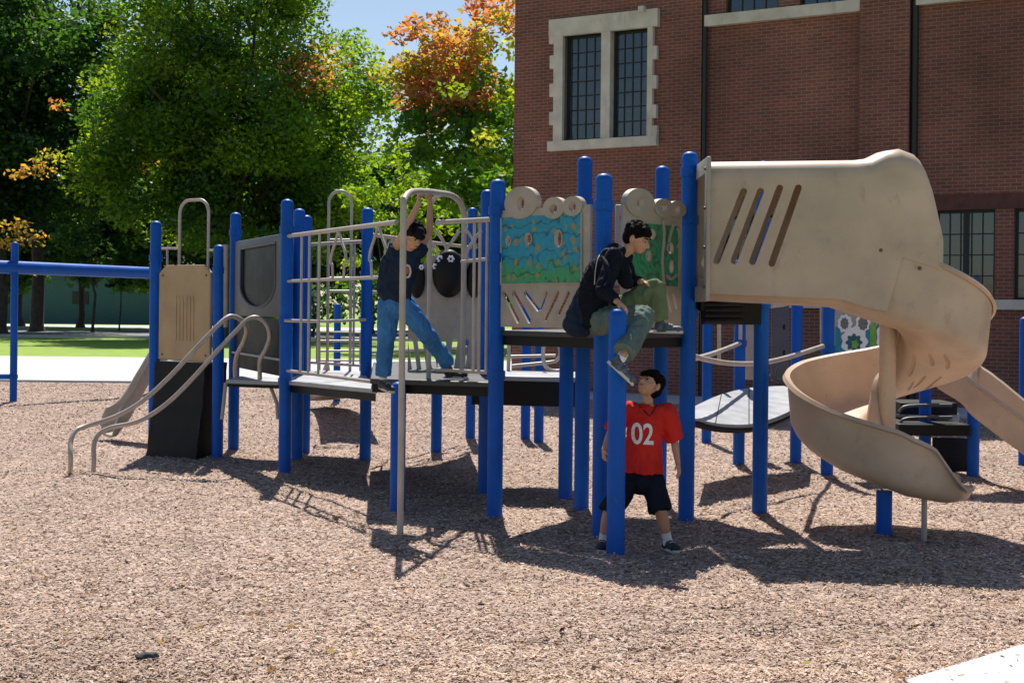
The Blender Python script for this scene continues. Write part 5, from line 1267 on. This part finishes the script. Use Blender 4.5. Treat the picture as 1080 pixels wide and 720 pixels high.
bj = remesh(bm, 0.006, 3, 0.009, 11, 5); bvj = BVHTree.FromBMesh(bj); jk = obj('jacket', bj, M['hoodie'], b2_)
def on_surf(bv_, x, y): 
    o = Vector((0, 0, EYE)); p = W(x, y, 10.3); dr = (p-o).normalized(); h = bv_.ray_cast(o, dr); return (h[0]-dr*0.004) if h[0] else p
bm = B(); tube(bm, catmull([on_surf(bvj, x, y) for x, y in ((646, 262), (637, 263), (631, 272), (628, 285), (627, 300))], 4), 0.0035, 6); obj('piping', bm, M['sole'], jk)
bm = B()
for h_, k_, a_ in ((hipF, kneeF, ankF),): limb(bm, [h_, h_.lerp(k_, .5), k_, k_.lerp(a_, .5), a_+Vector((0, 0, -.0))], [0.09, 0.080, 0.068, 0.064, 0.062], (1, 0))
tl = obj('trousers', remesh(bm, 0.006, 3, 0.008, 12, 2), M['olive'], b2_); tl['label'] = 'far trouser leg, olive green with the sunlight put into its colour'
bm = B(); limb(bm, [hip+Vector((0, .03, 0)), hip+Vector((0.04, -.04, 0))], [0.11, 0.11])
limb(bm, [hipN, hipN.lerp(kneeN, .5), kneeN, kneeN.lerp(ankN, .5), kneeN.lerp(ankN, 0.93)], [0.092, 0.082, 0.074, 0.078, 0.080], (1, 0))
obj('trousers', remesh(bm, 0.006, 3, 0.009, 12, 8), M['sage'], b2_)
bm = B(); limb(bm, [ankN.lerp(kneeN, 0.2), ankN+Vector((-.01, 0, -.02))], [0.034, 0.035], (0, 1)); obj('sock', remesh(bm, 0.004, 2), M['sock'], b2_)
shoe(b2_, ankN+Vector((-0.015, 0, -0.02)), Vector((0.66, 0.0, -0.60)), Vector((-0.6, 0, -0.7)), M['shoegrey'], 0.24)
shoe(b2_, Vector((ankF.x, ankF.y, zU+0.085)), Vector((1, -0.12, 0)), Vector((0, 0, -1)), M['shoegrey'])
bk = thing('backpack', 'dark blue backpack on the back of the seated boy', 'backpack', tuple(w2(614, 318, 10.42)))
bm = B()
c_ = w2(619, 318, 10.42); axs = (Vector((0, 1, 0)), Vector((0.93, 0, -0.36)), Vector((0.36, 0, 0.93)))
for k in range(8): f = k/7; ell(bm, c_+axs[2]*(-0.19+0.40*f), (0.14-0.05*abs(f-.45), 0.115*(1-0.4*f*f), 0.085), axs)
obj('bag', remesh(bm, 0.007, 5, 0.008, 10, 6), M['bag'], bk)
bm = B(); tube(bm, catmull([on_surf(bvj, x, y)-Vector((0, 0.006, 0)) for x, y in ((634, 268), (640, 278), (643, 292), (638, 302))], 4), 0.012, 8); obj('strap', bm, M['short'], bk)

# ---- boy hanging from the pole
w3 = lambda x, y, d=11.45: W(x, y, d)
b3 = thing('person', 'boy in a navy shirt and blue jeans hanging by both hands from the bent pole', 'person', tuple(w3(418, 400, 11.7)))
hip = w3(418, 322, 11.6); hL, hR = w3(410, 322, 11.6), w3(427, 322, 11.58)
kL, kR = w3(407, 362, 11.62), w3(449, 351, 11.62)
aL, aR = w3(404, 396, 11.68), w3(472, 382, 11.95)
gL, gR = w3(443.5, 206, 11.3), w3(454, 206, 11.6)
sL, sR = w3(414, 268, 11.5), w3(441, 266, 11.46)
eL, eR = w3(429, 240, 11.3), w3(453, 243, 11.52)
hc = w3(436, 249, 11.36)
side = Vector((0.93, -0.25, 0.0)).normalized()
bm = B(); torso(bm, [hip, w3(419, 303, 11.55), w3(424, 285, 11.5), w3(428, 270, 11.48), w3(430, 262, 11.46)], [side]*5, [0.1, 0.092, 0.105, 0.11, 0.06], [0.068, 0.062, 0.07, 0.064, 0.05])
limb(bm, [w3(429, 266, 11.48), hc+Vector((0, 0, -.04))], [0.042, 0.04])
ff = Vector((0.52, -0.66, -0.50)); q, A, S = head(bm, hc, ff, Zv, 1.0)
wL, wR = gL+Vector((-0.01, -0.005, -0.06)), gR+Vector((-0.0, -0.01, -0.06))
for s_, e_, w_ in ((sL, eL, wL), (sR, eR, wR)): limb(bm, [s_, s_.lerp(e_, .5), e_, e_.lerp(w_, .4), w_], [0.040, 0.035, 0.029, 0.029, 0.020])
bt = Vector((0.30, 0.95, 0)).normalized()   # bar direction
for w_, sg in ((wL, 1), (wR, -1)): hand(bm, w_, Vector((-.05, -0.12, 1)), Vector((0.9, -0.3, 0)) if sg > 0 else Vector((-0.9, 0.3, 0)), -bt, 1.05, 0.92, 0.9)
for h_, k_, a_ in ((hL, kL, aL), (hR, kR, aR)): limb(bm, [h_, k_, k_.lerp(a_, .35), a_], [0.072, 0.046, 0.045, 0.028])
obj('body', remesh(bm, 0.0045, 3), M['skin'], b3); face_parts(b3, q, A, S, 1.0); hair(b3, q, A, S, 1.0, 0.012, 12)
bm = B(); ell(bm, q(0, -0.016, 0.050), S(0.086, 0.098, 0.070), A, 24); limb(bm, [q(0, 0.05, 0.055), q(0, 0.105, 0.052)], [0.055, 0.03]); b_ = remesh(bm, 0.005, 3)
obj('beanie', b_, M['hoodie'], b3)
bm = B(); torso(bm, [w3(417.5, 316, 11.58), w3(418, 303, 11.55), w3(424, 285, 11.5), w3(428, 272, 11.48), w3(430, 264, 11.46)], [side]*5, [0.135, 0.128, 0.13, 0.128, 0.08], [0.090, 0.086, 0.088, 0.08, 0.06])
limb(bm, [sL, sL.lerp(eL, .28)], [0.056, 0.058], (1, 0)); limb(bm, [sR, sR.lerp(eR, .3)], [0.056, 0.058], (1, 0))
limb(bm, [w3(403, 305, 11.6), w3(410, 275, 11.54)], [0.05, 0.06])
bs_ = remesh(bm, 0.0055, 3, 0.009, 11, 7); bv3 = BVHTree.FromBMesh(bs_); sh3 = obj('shirt', bs_, M['navy'], b3)
def on3(x, y):
    o = Vector((0, 0, EYE)); dr = (W(x, y, 11.4)-o).normalized(); h = bv3.ray_cast(o, dr); return (h[0]-dr*0.003) if h[0] else W(x, y, 11.35)
LG = mat('faded_red_print', (0.45, 0.12, 0.10), 0.7, nscale=60, namt=0.5)
bm = B(); pts = [on3(429.5+3.4*math.cos(t), 286+6.5*math.sin(t)) for t in [2*math.pi*k/16 for k in range(17)]]; tube(bm, pts, 0.009, 6); obj('shirt_print', bm, M['sole'], sh3)
bm = B(); pts = [on3(429+1.2*math.cos(t), 285+3.2*math.sin(t)) for t in [2*math.pi*k/12 for k in range(13)]]; tube(bm, pts, 0.010, 6); obj('shirt_print', bm, LG, sh3)
bm = B(); limb(bm, [hip+Vector((0, 0, 0.05)), hip], [0.108, 0.115], (0, 1))
for h_, k_, a_ in ((hL, kL, aL), (hR, kR, aR)): limb(bm, [h_, h_.lerp(k_, .5), k_, k_.lerp(a_, .5), a_], [0.088, 0.082, 0.068, 0.064, 0.064], (1, 0))
obj('jeans', remesh(bm, 0.0055, 3, 0.008, 13, 4), M['jean'], b3)
shoe(b3, aL+Vector((0, 0, -0.03)), Vector((0.55, -0.75, -0.15)), Vector((0, 0, -1)), M['shoe'])
shoe(b3, Vector((aR.x+0.01, aR.y, zR+0.09)), Vector((0.95, -0.3, 0.0)), Vector((0, 0, -1)), M['shoe'])
bm = B(); limb(bm, [aL+Vector((0, 0, .02)), aL+Vector((0, 0, -.03))], [0.034, 0.034]); obj('sock', bm, M['sock'], b3)
